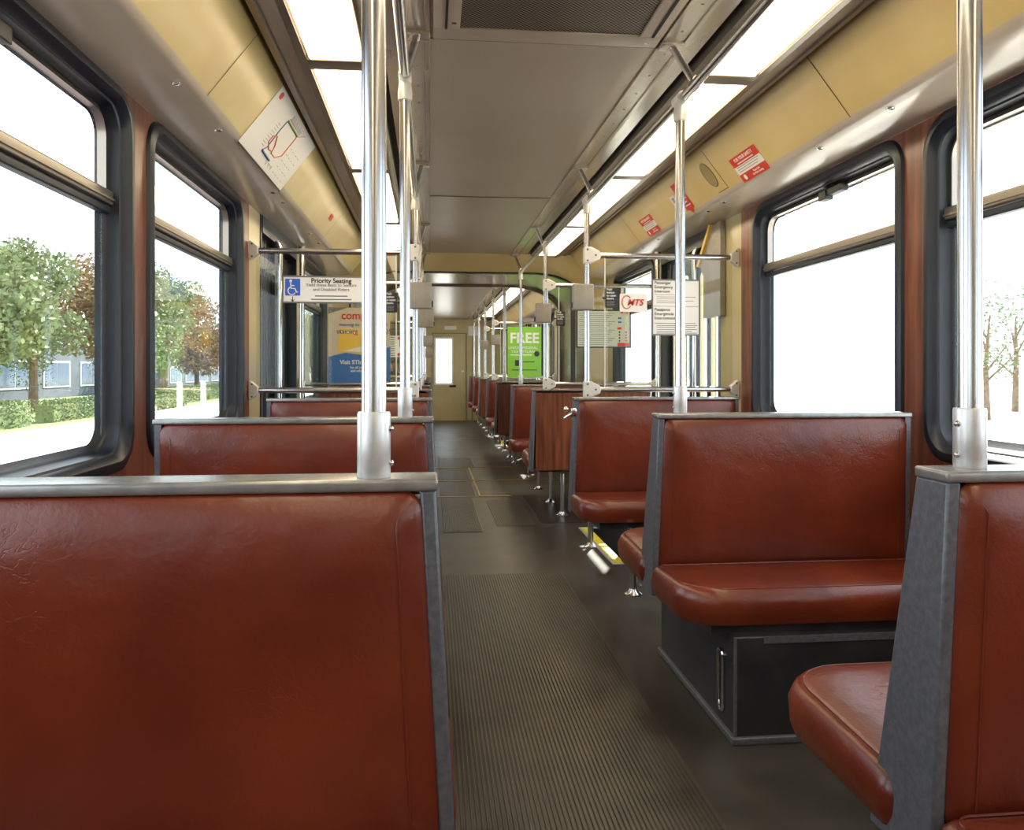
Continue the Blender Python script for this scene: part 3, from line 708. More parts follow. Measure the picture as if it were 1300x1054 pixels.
ringwall(9.05, g2, 9.05, g3, 3); ringwall(9.05, g3, 9.12, g3, 3); outer2 = [(x, 2.12 if z > 1 else z) for x, z in outer]
ringwall(9.12, g3, 9.12, outer2, 0)
m.build('wall_articulation', ['yellow', 'rubber', 'ceilmetal', 'darktrim'], kind='structure', merge=False)
m = MB(); m.box(-1.05, 1.82, 7.6, 9.12, 2.27, 2.3); m.box(-1.05, -1.0, 7.6, 9.12, -.4, 2.3); m.box(1.77, 1.82, 7.6, 9.12, -.4, 2.3); m.box(-1.05, 1.82, 7.6, 9.12, -.4, -.36); m.build('wall_bellows', ['rubber'], kind='structure')
# ------------------------------------------------------------------ end walls
m = MB(); Y = 16.7
dx0, dx1, wz0, wz1 = .045, .745, .78, 1.71; wx0, wx1 = .12, .45
def wq(x0, x1, z0, z1, mi=0): m.quad((x0, Y, z0), (x1, Y, z0), (x1, Y, z1), (x0, Y, z1), mi)
wq(WX0, wx0, 0, 2.2); wq(wx1, WX1, 0, 2.2); wq(wx0, wx1, 0, wz0); wq(wx0, wx1, wz1, 2.2)
m.build('wall_back', ['cream'], kind='structure')
d = empty('door_9', (0, Y, 0), kind='structure')
m = MB()
for a, b, c, e in ((dx0 - .01, dx0, 0, 1.83), (dx1, dx1 + .015, 0, 1.83), (dx0, dx1, 1.82, 1.832), (.87, .88, 0, 1.75)): m.box(a, b, -.02, -.002, c, e)
m.build('door_gap', 'greytext', d)
m = MB(); o = rr(wx0 - .035, wx1 + .035, wz0 - .035, wz1 + .035, .03, 4); i_ = rr(wx0, wx1, wz0, wz1, .02, 4); N = len(o)
vs = [(x, -.015, z) for x, z in o] + [(x, -.015, z) for x, z in i_] + [(x, .0, z) for x, z in o]
m.add(vs, [(q, (q + 1) % N, N + (q + 1) % N, N + q) for q in range(N)] + [(q, (q + 1) % N, 2 * N + (q + 1) % N, 2 * N + q) for q in range(N)]); m.build('window_frame', 'paper', d)
m = MB(); m.box(wx0, wx1, -.005, 0, 1.21, 1.225); m.build('window_bar', 'cream', d)
m = MB(); m.box(wx0, wx1, .02, .024, wz0, wz1); m.build('pane', 'glass', d)
m = MB(); m.disc((.68, -.002, 1.03), (0, -1, 0), .025, t=.02); m.build('lock', 'chrome', d)
m = MB(); m.box(.4, .54, -.012, -.002, .70, .745); m.build('plate', 'boxside', d)
tag((lambda mm: (mm.box(.30, .55, Y - .012, Y - .002, 1.90, 1.98), mm.build('notice_plate', 'paper'))[1])(MB()), 'small pale notice plate above the end door', 'notice')
tag((lambda mm: (mm.box(.80, 1.0, Y - .012, Y - .002, 1.78, 1.98), mm.build('notice_plate', 'paper'))[1])(MB()), 'square pale notice plate beside the top of the end door', 'notice')
m = MB(); m.quad((WX0, -4.7, 0), (WX1, -4.7, 0), (WX1, -4.7, 2.25), (WX0, -4.7, 2.25)); m.build('wall_front', ['cream'], kind='structure')

# ------------------------------------------------------------------ signs
SY = 4.30 - .004
def board(name, x0, x1, z0, z1, y, label, cat='sign', frame='greytext', fw=.008, face_='paper', group=None, r=.006):
    t = empty(name, ((x0 + x1) / 2, y, (z0 + z1) / 2), label, cat, group); w, h = (x1 - x0) / 2, (z1 - z0) / 2
    m = MB(); m.prism(rr(-w + fw * .6, w - fw * .6, -h + fw * .6, h - fw * .6, r, 3), 'y', -.005, -.001); m.build('panel', face_, t)
    if frame:
        m = MB(); o = rr(-w, w, -h, h, r, 3); i_ = rr(-w + fw, w - fw, -h + fw, h - fw, r * .5, 3); N = len(o)
        vs = [(x, -.009, z) for x, z in o] + [(x, -.009, z) for x, z in i_] + [(x, 0, z) for x, z in o] + [(x, -.004, z) for x, z in i_]
        m.add(vs, [(q, (q + 1) % N, N + (q + 1) % N, N + q) for q in range(N)] + [(q, (q + 1) % N, 2 * N + (q + 1) % N, 2 * N + q) for q in range(N)] + [(N + q, N + (q + 1) % N, 3 * N + (q + 1) % N, 3 * N + q) for q in range(N)])
        m.build('frame', frame, t)
    return t
def lines(t, name, rows, m_, thick=.0014, y=-.0056):
    m = MB()
    for (x0, x1, z) in rows: m.box(x0, x1, y, y + .001, z - thick, z + thick)
    return m.build(name, m_, t)
Yt = -.0062
# priority seating
t = board('priority_seating_sign', -.775, -.335, 1.435, 1.58, SY, 'white priority seating sign with blue wheelchair symbol hanging below the upper bar')
m = MB(); m.prism(rr(-.204, -.126, -.033, .056, .004, 3), 'y', -.0065, -.005); sy = m.build('blue_square', 'blue', t)
m = MB(); ax = -.167
m.ball((ax - .008, -.0068, .043), .008, sc3=(1, .15, 1)); m.tube([(ax - .008, -.0068, .034), (ax - .006, -.0068, .004), (ax + .014, -.0068, .004), (ax + .022, -.0068, -.016), (ax + .03, -.0068, -.013)], .0035, seg=6)
m.tube([(ax - .007, -.0068, .02), (ax + .012, -.0068, .019)], .003, seg=6)
pts = [(ax - .002 + .02 * math.cos(a), -.0068, -.008 + .02 * math.sin(a)) for a in [math.radians(110 + 22 * k) for k in range(11)]]
m.tube(pts, .003, seg=6); m.build('wheelchair_symbol', 'white', sy)
m = MB(); m.box(-.167, -.163, -.0065, -.005, -.062, -.038); m.prism([(-.178, -.052), (-.165, -.066), (-.152, -.052), (-.165, -.058)], 'y', -.0065, -.005); m.build('arrow', 'black', t)
text('lettering', 'Priority Seating', .034, face(.035, Yt, .046), 'black', t, bold=True)
text('lettering', 'Yield these seats to Seniors\nand Disabled Riders', .0235, face(.035, Yt, .012), 'greytext', t)
text('lettering', 'Spanish translation', .001, face(.035, Yt, -.04), 'greytext', t) if False else None
lines(t, 'fine_print', [(-.05, .12, -.034), (-.07, .14, -.052)], 'greytext', .003)
# intercom sign
t = board('intercom_sign', 1.215, 1.492, 1.272, 1.584, SY, 'white Passenger Emergency Intercom sign in a grey frame on the glass screen')
text('lettering', 'Passenger\nEmergency\nIntercom', .0235, face(-.122, Yt, .112), 'black', t, align='LEFT')
text('lettering', 'Pasajeros\nEmergencia\nIntercomunicador', .0235, face(-.122, Yt, -.036), 'black', t, align='LEFT')
lines(t, 'fine_print', [(-.12, .03, .070), (-.11, .11, .058), (-.11, .02, .047), (-.11, .10, .036), (-.11, .01, .025), (-.125, .125, .006)], 'greytext', .0012)
lines(t, 'fine_print', [(-.12, .11, -.088), (-.11, .12, -.1), (-.11, .11, -.109), (-.11, .12, -.122), (-.11, .09, -.132), (-.11, .12, -.142)], 'greytext', .0016)
# push button signs
def push(x, y, z, s, label):
    t = empty('push_button_sign', (x, y, z), label, 'sign', 'black push button signs')
    m = MB(); m.box(-.033, .033, -.004, 0, -.053, .053, bev=.001); m.build('panel', 'black', t)
    text('lettering', 'Push\nbutton\nto open\ndoors.', .0165, face(-.027, -.0048, .022), 'white', t, align='LEFT', bold=True)
    m = MB()
    for k in range(4): m.box(-.027, .018 - .004 * (k % 2), -.005, -.004, -.022 - k * .0075, -.018 - k * .0075)
    m.build('fine_print', 'greytext', t)
    a = -s; m = MB(); m.prism([(a * .033, -.003), (a * .040, -.003), (a * .040, -.009), (a * .052, 0), (a * .040, .009), (a * .040, .003), (a * .033, .003)][::1], 'y', -.004, -.0005); m.build('arrow', 'black', t)
push(.990, SY, 1.477, 1, 'black Push button to open doors sign beside the largest button box, right of the aisle')
push(-.208, SY, 1.442, -1, 'black Push button to open doors sign between two poles left of the aisle')
push(.968, 5.866, 1.462, 1, 'smaller black Push button to open doors sign left of the dark mullion')
push(-.19, 5.866, 1.30, -1, 'smaller black push button sign behind the poles left of the aisle')
# MTS logo card
t = board('logo_card', 1.035, 1.198, 1.398, 1.508, SY + .012, 'white card with red MTS logo and red ring', frame=None)
m = MB(); pts = [(-.038 + .026 * math.cos(a), -.0058, .003 + .036 * math.sin(a)) for a in [math.radians(40 + 26 * k) for k in range(12)]]; m.tube(pts, .0035, seg=6); m.build('ring', 'orange', t)
text('lettering', 'MTS', .048, face(.005, -.0068, .0) @ Matrix.Shear('XZ', 4, (0, 0)) if False else face(.012, -.0095, 0) @ Matrix(((1, .28, 0, 0), (0, 1, 0, 0), (0, 0, 1, 0), (0, 0, 0, 1))), 'redtext', t, bold=True)
# schedule
t = board('schedule_sign', 1.085, 1.50, 1.245, 1.530, 5.862, 'pale green schedule sheet with red marks in a black frame', frame='boxside', fw=.009, face_='paleframe')
rows = [(-.19 + (k % 3) * .004, .085 - (k % 4) * .02, .115 - k * .0155) for k in range(16)]
lines(t, 'fine_print', rows, 'greytext', .0018)
lines(t, 'fine_print', [(.11, .135, .08), (.11, .135, .05)], 'blue', .006)
m = MB()
for k in range(4): m.box(.115, .125, -.0062, -.005, -.03 - k * .022, -.018 - k * .022)
m.build('symbols', 'black', t)
m = MB(); m.box(.105, .195, -.0062, -.005, -.132, -.105); m.box(.105, .135, -.0062, -.005, -.005, .012)
for k in range(4): m.box(.165, .175, -.0062, -.005, -.03 - k * .022, -.018 - k * .022)
m.build('red_marks', 'red', t)
text('lettering', 'MTS', .03, face(.155, Yt, .122), 'red', t, bold=True)
# poster, left
t = board('tan_poster', -.735, -.285, .985, 1.535, 5.862, 'tan and blue advertising poster with red heading on the second screen', 'poster', frame=None, face_='tan')
m = MB(); m.prism([(-.222, -.272), (.222, -.272), (.222, -.01), (.05, -.075), (-.1, -.055), (-.222, -.085)], 'y', -.0056, -.005); m.build('blue_field', 'posterblue', t)
m = MB(); m.prism([(-.16, -.045), (-.14, .125), (.05, .105), (.12, .06), (.09, -.02), (.04, -.062), (-.10, -.055)], 'y', -.0062, -.0055); m.build('gold_card', 'gold', t)
m = MB(); m.prism([(-.12, -.045), (.05, .0), (.09, -.03), (.06, -.05)], 'y', -.0066, -.006); m.build('white_fold', 'white', t)
m = MB(); m.prism([(-.222, .272), (-.222, .225), (-.08, .272)], 'y', -.0056, -.005); m.build('grey_corner', 'greytext', t)
for k, c in enumerate(('navy', 'mapgreen', 'redtext')):
    m = MB(); m.disc((-.125 + k * .045, -.006, .095 - k * .003), (0, -1, 0), .012, t=.0012); m.build('dot', c, t)
    m = MB(); m.disc((-.125 + k * .045, -.007, .095 - k * .003), (0, -1, 0), .007, t=.0012); m.build('dot', 'white', t)
text('lettering', 'computed', .078, face(.03, Yt, .212), 'redtext', t, bold=True)
text('lettering', 'moving to 4          OVA', .036, face(.03, Yt, .148), 'navy', t)
text('lettering', 'starting             O!', .05, face(.03, Yt, .098), 'navy', t)
text('lettering', 'Visit STInc         ess', .042, face(.03, -.0072, -.125), 'white', t, bold=True)
text('lettering', 'for all your        rates\nand other         deals', .024, face(.04, -.0072, -.175), 'white', t, bold=True)
# lime poster
t = board('lime_poster', 1.045, 1.515, .955, 1.665, 10.79, 'lime green poster with white FREE heading', 'poster', frame=None, face_='green')
text('lettering', 'FREE', .195, face(0, Yt, .19), 'white', t, bold=True)
text('lettering', 'UNION FEDERAL\nTAX RETURN', .054, face(-.02, Yt, .035), 'white', t)
lines(t, 'fine_print', [(-.19, .1, -.035)], 'white', .006)
m = MB(); m.box(-.13, -.05, -.006, -.005, -.185, -.105); m.build('dark_square', 'boxside', t)
m = MB(); m.disc((.17, -.005, -.02), (0, -1, 0), .038, t=.002); m.build('round_emblem', 'boxside', t)
text('lettering', 'GREEN MARKET', .03, face(.07, Yt, -.13), 'black', t) if False else lines(t, 'fine_print', [(-.02, .14, -.13), (-.17, .17, -.24)], 'boxside', .006)
# far timetable
t = board('timetable_sign', -.62, -.29, 1.235, 1.54, 10.79, 'small white timetable with red patches seen left of the aisle above the seated man', frame='boxside')
lines(t, 'fine_print', [(-.14, -.02, .12 - k * .03) for k in range(9)], 'greytext', .006)
m = MB(); m.box(.02, .13, -.006, -.005, .09, .13); m.box(.02, .13, -.006, -.005, -.13, -.09)
m.build('red_marks', 'red', t)
# cards on the coves.  u along the car, v up the slope
def cove_mtx(s, y, v):
    d = Vector((-s * .178, 0, .23)).normalized(); base = Vector((C0 + s * 1.132, y, 1.976)) + d * v
    u = Vector((0, -s, 0)); n = u.cross(d)
    off = n.normalized() * .0025
    Mx = Matrix((u, d, n)).transposed().to_4x4(); Mx.translation = base + off; return Mx
def card(name, s, y, v, label, cat='sticker', group=None):
    o = empty(name, (0, 0, 0), label, cat, group); o.matrix_world = cove_mtx(s, y, v); return o
def flat(t, name, pts, m_, z=0., th=.0008):
    m = MB(); m.prism(pts, 'z', z - th, z); return m.build(name, m_, t)
Tz = lambda x, y, z: Matrix.Translation((x, y, z))
t = card('route_map', -1, 3.63, .142, 'white route map with green, orange and blue lines on the left cove', 'map')
flat(t, 'panel', rr(-.435, .435, -.138, .142, .004, 2), 'paper', 0, .0015)
def path(name, pts, r, c):
    m = MB(); m.tube([(x, y, .0008) for x, y in pts], r, seg=6); m.build(name, c, t)
path('route_line', [(-.13, .085), (.09, .085)], .0055, 'mapgreen')
path('route_line', [(-.12, .098), (.02, .098)], .002, 'orange')
path('route_line', [(.09, .082), (.10, .075), (.10, -.03), (.04, -.06), (-.04, -.062), (-.06, -.03), (-.115, .005), (-.16, -.01), (-.16, -.04), (-.10, -.06), (-.05, -.055)], .0032, 'orange')
path('route_line', [(-.135, .08), (-.14, .03), (-.13, -.06), (-.16, -.085)], .0028, 'violet')
path('route_line', [(-.16, -.085), (.0, -.09)], .0055, 'navy')
path('route_line', [(.10, .08), (.20, .12)], .0018, 'brass')
m = MB()
for k in range(16): x = -.10 + k * .014; m.box(x, x + .0022, .095, .125 - (k % 3) * .006, 0, .0006)
for k in range(12): x = -.04 + k * .012; m.box(x, x + .0022, -.085 - .012, -.10 - (k % 4) * .006, 0, .0006)
for k in range(20): m.box(.14 + (k % 4) * .06, .175 + (k % 4) * .06 - (k % 3) * .008, -.11 + (k // 4) * .034, -.108 + (k // 4) * .034, 0, .0006)
for k in range(9): m.box(-.21 - (k % 2) * .01, -.17, -.07 + k * .014, -.068 + k * .014, 0, .0006)
m.build('lettering', 'greytext', t)
flat(t, 'red_logo', rr(-.40, -.36, .1, .128, .01, 2), 'red', .0012)
flat(t, 'dark_edge', [(-.435, -.146), (.435, -.146), (.435, -.139), (-.435, -.139)], 'boxside', .001)
def safety(s, y, v, w, h, label, words=True):
    t = card('safety_sticker', s, y, v, label, 'sticker', 'red and white safety stickers')
    flat(t, 'panel', rr(-w, w, -h, h, .003, 2), 'paper'); flat(t, 'red_field', [(-w, h * .28), (w, h * .28), (w, h), (-w, h)], 'red', .0008)
    flat(t, 'red_field', [(-w, -h), (w, -h), (w, -h * .35), (-w, -h * .35)], 'red', .0008)
    if words:
        text('lettering', 'FOR YOUR SAFETY', h * .36, Tz(0, h * .72, .001), 'white', t, bold=True)
        m = MB(); m.box(-w * .6, w * .6, h * .38, h * .46, .0008, .0014); m.build('fine_print', 'white', t)
        text('lettering', 'Please Hold\nOn While Standing', h * .22, Tz(w * .25, -h * .66, .001), 'white', t)
        m = MB(); m.disc((-w * .68, -h * .66, .0008), (0, 0, 1), h * .22, t=.0006); m.build('symbol', 'white', t)
    m = MB()
    for k in range(3): m.box(-w * .85, w * (.8 - .1 * k), h * (.15 - k * .17), h * (.19 - k * .17), .0, .0008)
    m.build('fine_print', 'greytext', t)
    return t
safety(1, 3.555, .078, .145, .066, 'red and white FOR YOUR SAFETY sticker on the cove beside the round speaker')
safety(1, 5.20, .09, .135, .066, 'smaller FOR YOUR SAFETY sticker on the cove, farther along than the speaker')
t = card('route_sticker', 1, 4.48, .125, 'tall red sticker with arrow and small white number tag, half behind the pole', 'sticker')
flat(t, 'panel', [(-.02, -.085), (.10, -.085), (.10, .09), (-.02, .09)], 'red'); flat(t, 'arrow', [(.01, -.085), (.07, -.085), (.04, -.115)], 'red')
m = MB()
for k in range(5): m.box(.0, .08 - (k % 2) * .02, -.06 + k * .022, -.052 + k * .022, 0, .0008)
m.build('fine_print', 'white', t)
flat(t, 'number_tag', [(-.14, -.02), (-.06, -.02), (-.06, .04), (-.14, .04)], 'paper'); text('lettering', '27', .04, Tz(-.10, .01, .001), 'black', t)
t = card('cove_speaker', 1, 3.98, .142, 'oval speaker grille set in an outlined panel of the cove', 'speaker')
m = MB(); o = [(.055 * math.cos(math.radians(a)), .072 * math.sin(math.radians(a))) for a in range(0, 360, 12)]
m.prism(o, 'z', -.0015, .0); m.build('grille', 'speaker', t)
m = MB(); pts = [(x, y, .0) for x, y in o]; m.tube(pts + [pts[0]], .0015, seg=6); m.build('rim', 'greytext', t)
m = MB(); m.box(.098, .101, -.105, .12, -.0018, -.0012); m.box(-.03, .101, -.108, -.105, -.0018, -.0012); m.build('panel_joint', 'slot', t)
t = card('red_sticker', -1, 5.38, .15, 'tiny red sticker with arrow on the cove past the route map'); flat(t, 'panel', [(-.05, -.02), (.05, -.02), (.07, 0), (.05, .02), (-.05, .02)], 'red'); 

# ------------------------------------------------------------------ the man in the cap far down the car (seated, only head and shoulders over the bench rails)
t = empty('person', (-.62, 13.84, 0), 'seated person in a dark cap and navy jacket, far down the car', 'person')
bm = bmesh.new()
J = [((0, .0, .56), .11), ((0, .02, .66), .13), ((0, .03, .78), .17), ((0, .03, .93), .14), ((0, .02, 1.01), .062), ((0, .0, 1.06), .06),
     ((-.18, .03, .93), .075), ((-.25, -.0, .74), .06), ((-.22, -.2, .60), .048), ((-.14, -.3, .56), .042),
     ((.18, .03, .93), .075), ((.25, -.0, .74), .06), ((.22, -.2, .60), .048), ((.14, -.3, .56), .042),
     ((-.1, -.1, .54), .08), ((-.12, -.42, .53), .07), ((-.12, -.45, .12), .055), ((-.12, -.56, .045), .045),
     ((.1, -.1, .54), .08), ((.12, -.42, .53), .07), ((.12, -.45, .12), .055), ((.12, -.56, .045), .045)]
E_ = [(0, 1), (1, 2), (2, 3), (3, 4), (4, 5), (3, 6), (6, 7), (7, 8), (8, 9), (3, 10), (10, 11), (11, 12), (12, 13), (0, 14), (14, 15), (15, 16), (16, 17), (0, 18), (18, 19), (19, 20), (20, 21)]
me = bpy.data.meshes.new('body'); me.from_pydata([j[0] for j in J], E_, []); bd = bpy.data.objects.new('body', me); COL.objects.link(bd)
sk = bd.modifiers.new('skin', 'SKIN')
for i, j in enumerate(J): me.skin_vertices[0].data[i].radius = (j[1], j[1] * (.75 if i in (1, 2, 3) else 1))
me.skin_vertices[0].data[0].use_root = True
bd.modifiers.new('sub', 'SUBSURF').levels = 1
dg = bpy.context.evaluated_depsgraph_get(); me2 = bpy.data.meshes.new_from_object(bd.evaluated_get(dg)); bpy.data.objects.remove(bd)
me2.materials.clear(); me2.materials.append(M['jacket']); 
for p in me2.polygons: p.use_smooth = True
bd = bpy.data.objects.new('body', me2); COL.objects.link(bd); bd.parent = t
m = MB(); m.ball((0, -.015, 1.15), .1, sc3=(.78, .95, 1.15), sub=3); m.ball((0, -.115, 1.135), .018, sc3=(.7, 1, 1.1)); m.ball((.078, -.0, 1.14), .02, sc3=(.4, .8, 1.2)); m.ball((-.078, -.0, 1.14), .02, sc3=(.4, .8, 1.2))
hd = m.build('head', 'skin', t)
m = MB(); m.ball((.03, -.1, 1.165), .008); m.ball((-.03, -.1, 1.165), .008); m.box(-.025, .025, -.108, -.1, 1.085, 1.092); m.build('face_details', 'boxside', hd)
m = MB(); m.ball((0, -.0, 1.205), .1, sc3=(.86, 1.02, .75), sub=3); m.box(-.06, .06, -.18, -.08, 1.185, 1.197, bev=.005); m.build('cap', 'cap_cloth', t)

# ------------------------------------------------------------------ outside
ZG = -.95
M['asphalt'] = noise_mat('pale_concrete_ground', (.50, .49, .46), (.62, .60, .56), .6, .85)
M['lawn'] = noise_mat('lawn_grass', (.12, .17, .05), (.24, .28, .10), 3, .9, bump=.6, bscale=30, bdist=.05)
def leafm(n, a, b):
    m = noise_mat(n, a, b, 1.2, .6); m.node_tree.nodes['Principled BSDF'].inputs['Transmission Weight'].default_value = 0; return m
M['leaf_green'] = leafm('green_leaves', (.09, .13, .04), (.19, .235, .085)); M['leaf_dark'] = leafm('dark_leaves', (.04, .09, .025), (.09, .16, .05)); M['leaf_red'] = leafm('reddish_leaves', (.20, .10, .05), (.30, .22, .07))
M['bark'] = noise_mat('bark', (.12, .08, .05), (.2, .14, .09), 6, .9)
M['stucco'] = noise_mat('grey_blue_stucco', (.07, .085, .11), (.09, .11, .14), .8, .8); M['whitewall'] = noise_mat('white_stucco', (.72, .72, .70), (.78, .78, .76), .8, .8)
M['dkglass'] = mat('dark_window_panes', (.05, .09, .14), .1, .0); M['roofm'] = mat('grey_roof', (.3, .3, .3), .7)
m = MB(); m.quad((-120, -60, ZG), (120, -60, ZG), (120, 160, ZG), (-120, 160, ZG)); m.build('ground', ['asphalt'], kind='structure')
m = MB(); m.box(-60, -12.2, 20, 140, ZG, ZG + .03); tag(m.build('lawn_strip', 'lawn'), 'green lawn beyond the pale street outside the left windows', 'lawn')['kind'] = 'structure'
m = MB(); m.box(-8.15, -7.85, -20, 140, ZG, ZG + .12, bev=.03); m.box(-12.2, -11.9, -20, 140, ZG, ZG + .15, bev=.03); m.build('ground_kerb', ['whitewall'], kind='structure')
m = MB(); m.box(-7.85, -1.3, -20, 140, ZG, ZG + .02); M['bed'] = noise_mat('track_bed', (.10, .075, .08), (.16, .125, .13), 2, .9); m.build('ground_track_bed', 'bed', kind='structure')
def tree(x, y, h, cr, leaf, label, name='tree', n=1500, conic=False):
    t = empty(name, (x, y, ZG), label, 'tree', 'trees outside the left windows' if x < 0 else 'trees outside the right windows')
    m = MB(); m.tube([(0, 0, 0), (random.uniform(-.1, .1), 0, h * .4), (random.uniform(-.2, .2), .1, h * .8)], [cr * .08, cr * .06, .03], seg=8)
    for k in range(5):
        a = random.uniform(0, 6.28); m.tube([(0, 0, h * (.3 + .08 * k)), (math.cos(a) * cr * .6, math.sin(a) * cr * .6, h * (.5 + .08 * k))], [cr * .035, .015], seg=6)
    m.build('trunk', 'bark', t)
    m = MB(); blobs = []
    for k in range(13):
        q = random.random() if not conic else k / 13; z = h * ((.2 + .78 * q) if conic else (.38 + .6 * q)); rad = cr * ((1 - q) * .9 + .1 if conic else math.sin(math.pi * (.15 + .75 * q)))
        a = random.uniform(0, 6.28); rad *= (.15 if conic else 1); blobs.append((math.cos(a) * rad * .6, math.sin(a) * rad * .6, z, cr * ((.75 * (1 - q) + .12) if conic else .45)))
    for k in range(n):
        b = random.choice(blobs); d = Vector((random.gauss(0, 1), random.gauss(0, 1), random.gauss(0, 1))).normalized() * b[3] * random.random() ** .4
        c = Vector(b[:3]) + d; s = random.uniform(.05, .10) * min(cr, 3) * .6
        a1 = Vector((random.gauss(0, 1), random.gauss(0, 1), random.gauss(0, 1))).normalized(); a2 = a1.orthogonal().normalized(); 
        m.add([c - a1 * s, c + a2 * s * .55, c + a1 * s, c - a2 * s * .55], [(0, 1, 2, 3)])
    m.build('foliage', leaf, t, merge=False)
TL = [(-17, 31, 6.2, 3.0, 'leaf_green', 'broad green tree outside the near left window, beside its far edge'), (-19.5, 50, 8.0, 3.0, 'leaf_red', 'large reddish tree at the near side of the second left window'),
      (-15.5, 45.5, 6.6, 2.6, 'leaf_green', 'bright green tree filling the second left window'), (-23, 72, 10, 4., 'leaf_green', 'tall green tree above the building with white window bands'),
      (-16.9, 60, 6.4, 2.6, 'leaf_red', 'reddish tree at the far edge of the second left window'), (-22.3, 57, 10.5, 1.3, 'leaf_dark', 'tall dark conifer rising over the near left window trees'),
      (-21.5, 45.5, 9.2, 1.3, 'leaf_dark', 'second dark conifer, left of the tallest one'), (-21, 33.5, 7.2, 2.8, 'leaf_red', 'autumn-tinted tree at the picture edge outside the near left window'),
      (-18.5, 39.5, 7.4, 2.6, 'leaf_green', 'green tree in front of the grey-blue building'), (-11, 70, 5.5, 2.4, 'leaf_green', 'green tree visible through the left doors'), (-12, 84, 6.5, 3, 'leaf_green', 'far green tree along the left street'),
      (-15, 100, 8, 4, 'leaf_green', 'farthest wide green tree behind the left doors')]
for (x, y, h, cr, lf, lb) in TL: tree(x, y, h, cr, lf, lb, n=7000 if cr > 2.4 else 3500, conic=lf == 'leaf_dark')
for (x, y, h, cr, lb) in ((22, 29.5, 5.2, 1.6, 'pale tree outside between the right pole and the picture edge'), (27.5, 35, 5.6, 2.0, 'tree at the right picture edge outside')):
    tree(x, y, h, cr, 'leaf_green', lb, n=1000)
def hedge(x, y0, y1, h, label):
    m = MB(); n = int((y1 - y0) * 750)
    m.box(x - .32, x + .32, y0 + .1, y1 - .1, ZG, ZG + h * .8)
    for k in range(n):
        c = Vector((x + random.uniform(-.45, .45), random.uniform(y0, y1), ZG + random.uniform(.05, h))); s = random.uniform(.03, .07)
        a1 = Vector((random.gauss(0, 1), random.gauss(0, 1), random.gauss(0, 1))).normalized(); a2 = a1.orthogonal().normalized()
        m.add([c - a1 * s, c + a2 * s * .6, c + a1 * s, c - a2 * s * .6], [(0, 1, 2, 3)])
    o = m.build('hedge', 'leaf_green', merge=False); tag(o, label, 'hedge', 'clipped hedges along the left street')
hedge(-14.2, 22, 29.5, .95, 'low clipped hedge outside the near left window, nearest to the camera'); hedge(-14.2, 31, 36.5, .85, 'low clipped hedge behind the wooden window post'); hedge(-12.9, 38, 42.5, .8, 'low hedge left of the nearer white bollard'); hedge(-14.5, 45, 62, 1.0, 'long hedge behind the white bollards')
for k, (x, y) in enumerate(((-11.3, 37.5), (-10.9, 39.8))):
    t = empty('bollard', (x, y, ZG), ['white slanted bollard by the street, nearer one', 'white slanted bollard by the street, farther one'][k], 'bollard', 'white bollards')
    m = MB(); m.prism([(-.13, 0), (.13, 0), (.07, 1.35), (-.13, 1.45)], 'x', -.09, .09); m.build('post', 'whitewall', t)
t = empty('street_lamp', (-12.4, 37.2, ZG), 'white street lamp post outside the second left window', 'street lamp')
m = MB(); m.tube([(0, 0, 0), (0, 0, 4.4)], [.07, .045], seg=12); m.build('pole', 'whitewall', t)
m = MB(); m.ball((0, 0, 4.5), .2, sc3=(1, 1, .8)); m.build('lamp_head', 'whitewall', t)
m = MB(); m.lathe((0, 0), [(.16, 0), (.16, .3), (.08, .4)]); m.build('base', 'whitewall', t)
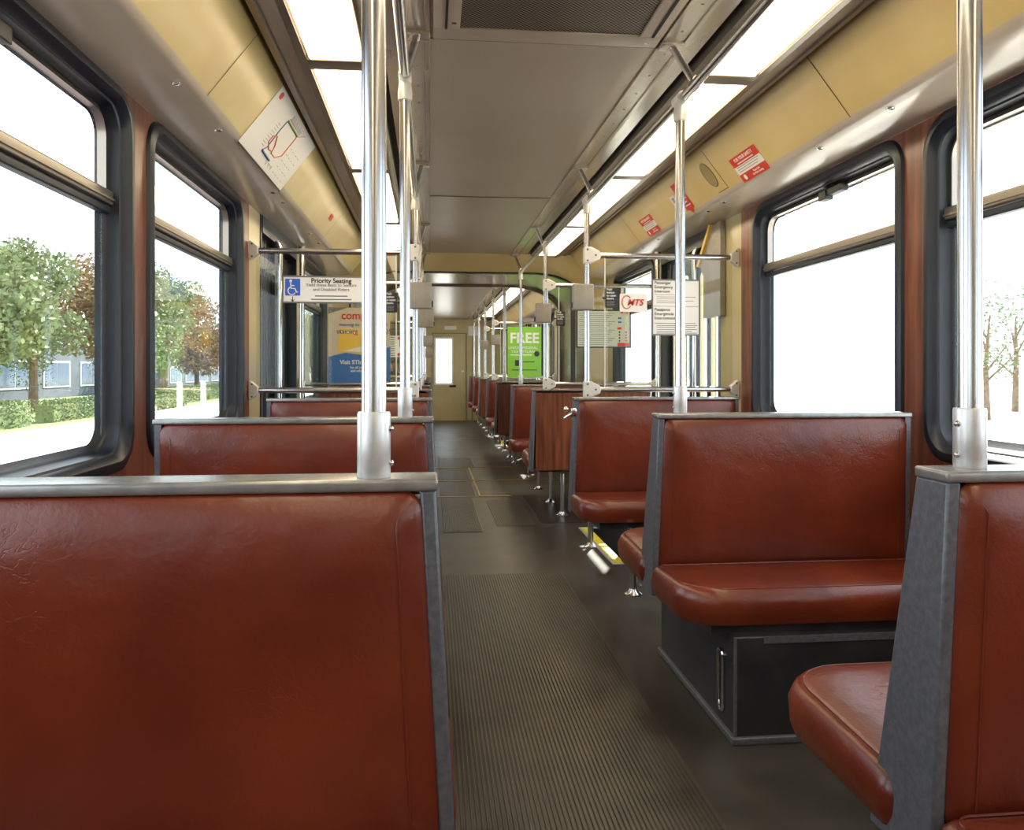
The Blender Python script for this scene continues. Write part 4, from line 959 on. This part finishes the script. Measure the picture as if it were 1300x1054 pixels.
def building(x0, x1, y0, y1, h, mt, label, rows, cols):
    t = empty('building', ((x0 + x1) / 2, (y0 + y1) / 2, ZG), label, 'building'); a, b = (x1 - x0) / 2, (y1 - y0) / 2
    m = MB(); m.box(-a, a, -b, b, 0, h); m.build('wall', mt, t)
    m = MB(); m.box(-a - .5, a + .5, -b - .5, b + .5, h, h + .35); m.build('roof', 'whitewall', t)
    for s in (1,):
        for r in range(rows):
            for c in range(cols):
                y = -b + (c + .5) * 2 * b / cols; z = h * (r + .55) / rows; w = b / cols * .7; hh = h / rows * .3; xs = a if x0 < 0 else -a; q = 1 if x0 < 0 else -1
                m = MB(); m.box(xs, xs + q * .05, y - w, y + w, z - hh, z + hh); f_ = m.build('window_frame', 'whitewall', t)
                m = MB(); m.box(xs + q * .04, xs + q * .07, y - w * .92, y - .05, z - hh * .88, z + hh * .88); m.box(xs + q * .04, xs + q * .07, y + .05, y + w * .92, z - hh * .88, z + hh * .88); m.build('panes', 'dkglass', f_)
building(-38, -25.5, 38, 66, 6.0, 'stucco', 'grey-blue two-storey building behind the trees of the near left window', 2, 5)
building(-44, -24, 76, 104, 5.2, 'stucco', 'building with white window bands behind the bollards', 2, 6)

m = MB(); m.box(-2, 1, 55, 57, ZG, 2.6); tag(m.build('green_bus_shelter', 'dkglass'), 'dark green shape beyond the end door window', 'shelter') if False else None
tree(.4, 42, 1.8, .75, 'leaf_dark', 'dark bush seen through the window of the end door', name='bush', n=700)
tree(1.5, 47, 1.5, .7, 'leaf_dark', 'second dark bush seen low through the end door window', name='bush', n=700)

# ------------------------------------------------------------------ light
w = bpy.data.worlds.new('world'); sc.world = w; w.use_nodes = True; bg = w.node_tree.nodes['Background']
bg.inputs[0].default_value = (.78, .88, 1., 1); bg.inputs[1].default_value = 3.3
sun = bpy.data.lights.new('sun', 'SUN'); sun.energy = 22.; sun.angle = math.radians(.6); sun.color = (1, .95, .87)
so = bpy.data.objects.new('sun', sun); COL.objects.link(so)
d = Vector((-.42, -1., -.88)).normalized()      # direction the light travels
so.rotation_euler = d.to_track_quat('-Z', 'Y').to_euler()
# ------------------------------------------------------------------ camera
cam = bpy.data.cameras.new('camera'); co = bpy.data.objects.new('camera', cam); COL.objects.link(co); sc.camera = co
cam.sensor_fit = 'HORIZONTAL'; cam.sensor_width = 36; cam.lens = 36 * F / 1300
cam.shift_y = -(527 - 468) / 1300
cam.clip_start = .02; cam.clip_end = 400
co.location = (0, 0, HC)
yaw = math.atan(104 / F)
co.rotation_euler = (math.pi / 2, 0, -yaw)
sc.view_settings.view_transform = 'Standard'; sc.view_settings.look = 'None'; sc.view_settings.exposure = .12; sc.view_settings.gamma = 1.; sc.view_settings.use_curve_mapping = False
sc.cycles.max_bounces = 10; sc.cycles.diffuse_bounces = 5; sc.cycles.glossy_bounces = 5; sc.cycles.transparent_max_bounces = 24
sc.cycles.sample_clamp_indirect = 8.
